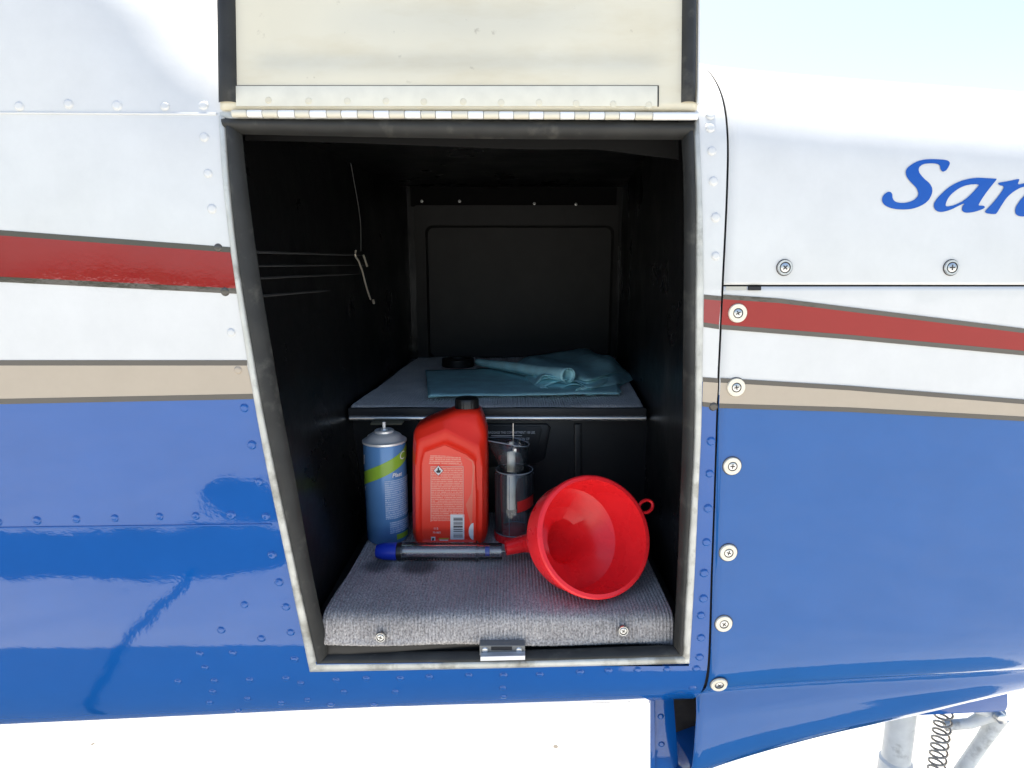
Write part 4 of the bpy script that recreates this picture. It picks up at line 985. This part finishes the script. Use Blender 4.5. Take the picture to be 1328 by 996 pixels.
# black roll of tape, teal paper towels, hook and foam on and round the shelf
SZ = E + ZS + .0012
p = PZ(594, 472, ZS + .006)
tr = lathe('tape_roll', [(.036, .0), (.037, .001), (.037, .017), (.036, .018), (.027, .018), (.027, .0)], M['tape'], None, 48, (p.x, p.y, SZ)); tag(tr, 'flat black round roll lying at the back of the carpeted shelf', 'tape roll')
tow = empty('paper_towel', (PZ(690, 500, ZS).x, PZ(690, 500, ZS).y, SZ), 'teal blue shop towels folded and rolled on the upper carpeted shelf', 'towel')
rng = np.random.RandomState(5)
def sheet(name, corners, h0, nx=60, ny=24, amp=.0012, ph=0, jag=.002, th=.0009):
    c = [np.array(PZ(u, v, ZS + h0)[:2]) for u, v in corners]; V = []
    je = rng.rand(nx) * jag
    for i in range(ny):
        f = i / (ny - 1)
        for j in range(nx):
            g = j / (nx - 1)
            xy = c[0] * (1 - g) * (1 - f) + c[1] * g * (1 - f) + c[2] * g * f + c[3] * (1 - g) * f
            if i == 0: xy = xy + (0, -je[j])
            z = SZ + h0 + amp * (math.sin(g * 9 + ph) * math.cos(f * 4 + ph) + .5 * math.sin(g * 23 + ph * 2 + f * 5)) - (.0016 if i == 0 else 0)
            V.append((xy[0], xy[1], max(z, SZ + .0003)))
    o = mesh(name, V, grid_faces(ny, nx), M['towel'], tow); m_ = o.modifiers.new('thickness', 'SOLIDIFY'); m_.thickness = th; return o
for k in range(7):
    d = rng.uniform(-1.5, 1.5, 4)
    sheet('towel_sheet', [(556 + d[0], 513 + .3 * d[1]), (800 + 4 * d[1], 509 + d[2]), (790 + d[2], 473), (553 + d[3], 481 + .4 * d[0])], .0012 + .0013 * k, ph=k * 1.7, amp=.0007 + .0003 * (k % 3))
# the rolled-back layer: a tapering spiral roll
V = []; n = 40; m2 = 44
A0 = PZ(619, 470, ZS + .022); B0 = PZ(737, 492, ZS + .024)
axv = (B0 - A0); a_, x_, y_ = frame_of(axv)
for i in range(n):
    f = i / (n - 1); c = A0.lerp(B0, f); c.z = SZ + .0125 + .010 + .007 * f
    for j in range(m2):
        t = j / (m2 - 1) * 2 * math.pi * 1.6; rr = (.0085 + .009 * f) * (1 - .30 * j / (m2 - 1)) * (1 + .04 * math.sin(f * 11 + t))
        V.append(c + x_ * rr * math.cos(t + 1.2) + y_ * rr * math.sin(t + 1.2) * .85)
o = mesh('towel_roll', V, grid_faces(n, m2), M['towel'], tow); m_ = o.modifiers.new('thickness', 'SOLIDIFY'); m_.thickness = .0008
# crumpled right-hand end: loosely folded layers
Fp = resample(smooth_curve([(690,509),(720,511),(745,509),(764,514),(784,508),(802,502),(819,491)], 5), 70)
Bp = resample(smooth_curve([(668,474),(700,470),(735,466),(758,459),(778,470),(800,477),(819,488)], 5), 70)
for k in range(6):
    V = []; m2 = 22; ph = k * 1.3; sh = k / 5
    for i in range(70):
        g = i / 69; fu, fv = Fp[i]; bu, bv = Bp[i]
        fu += 3 * math.sin(g * 7 + ph) - 4 * sh * g; fv += -6.5 * sh + 1.6 * math.sin(g * 11 + ph * 2); bu += 3 * math.sin(g * 5 + ph)
        for j in range(m2):
            f = j / (m2 - 1); u, v = fu * (1 - f) + bu * f, fv * (1 - f) + bv * f
            p = PZ(u, v, ZS + .004)
            h = .0015 + .0042 * k + .0035 * math.sin(g * 9 + ph) * (1 - .5 * f) * (k > 0) + .011 * math.sin(math.pi * f) * (.55 + .45 * math.sin(g * 7.5 - f * 2 + ph * .6)) + .003 * math.sin(f * 9 + g * 13 + ph)
            h *= sstep(0, .12, g) * .7 + .3; h *= 1 - .85 * sstep(.8, 1, g)
            V.append((p.x, p.y + .004 * math.sin(g * 17 + ph), SZ + max(.0008 + .0006 * k, h)))
    o = mesh('towel_fold', V, grid_faces(70, m2), M['towel'], tow); m_ = o.modifiers.new('thickness', 'SOLIDIFY'); m_.thickness = .0008
# a curled edge at the front
cl_ = []
for j in range(26):
    t = j / 25 * 2 * math.pi * 1.5; rr = .0085 * (1 - .5 * j / 25); cl_.append((rr * math.cos(t + 2), rr * math.sin(t + 2) * .7))
p0, p1 = PZ(752, 510, ZS + .006), PZ(800, 492, ZS + .008); V = []
for i in range(14):
    c = p0.lerp(p1, i / 13)
    for a_, b_ in cl_: V.append((c.x + a_ * (1 - .4 * i / 13), c.y + .2 * a_, SZ + .0075 + b_ + .003 * math.sin(i * .7)))
o = mesh('towel_curl', V, grid_faces(14, 26), M['towel'], tow); m_ = o.modifiers.new('thickness', 'SOLIDIFY'); m_.thickness = .0008

# thin cord and wire hook hanging on the left wall
wx = -.262
ck = empty('hook_cord', PX(468, 326, wx), 'thin cord with bent wire hook hanging on the black left wall', 'hook')
tube('cord', [PX(u, v, wx - .002) for u, v in smooth_curve([(455,212),(461,245),(466,275),(468,300),(468,325)], 4)], .0009, M['cord'], ck, 6)
tube('wire_hook', [PX(u, v, wx) for u, v in smooth_curve([(461.5,325),(461,332),(465,338),(467,344),(470,352),(473,364),(477,378),(480.5,388)], 4)], .0017, M['hook'], ck, 8)
tube('wire_hook', [PX(u, v, wx) for u, v in smooth_curve([(471.5,331),(473.5,337),(476,345)], 4)], .0019, M['hook'], ck, 8)
tube('hook_tip', [PX(484, 389, wx), PX(485, 393.5, wx)], .0022, M['hook'], ck, 8)
a_, b_ = PY(480, 541, .30), PY(521, 547, .30)
fo = box('foam_block', (a_.x, .30, E + ZS - .0235), (b_.x, .325, E + ZS - .0205), M['cork'], None, .0006); tag(fo, 'flat tan foam strip stuck under the shelf edge above the spray can', 'foam strip')
print('TRIS', sum(len(o.data.polygons) for o in bpy.data.objects if o.type == 'MESH'))
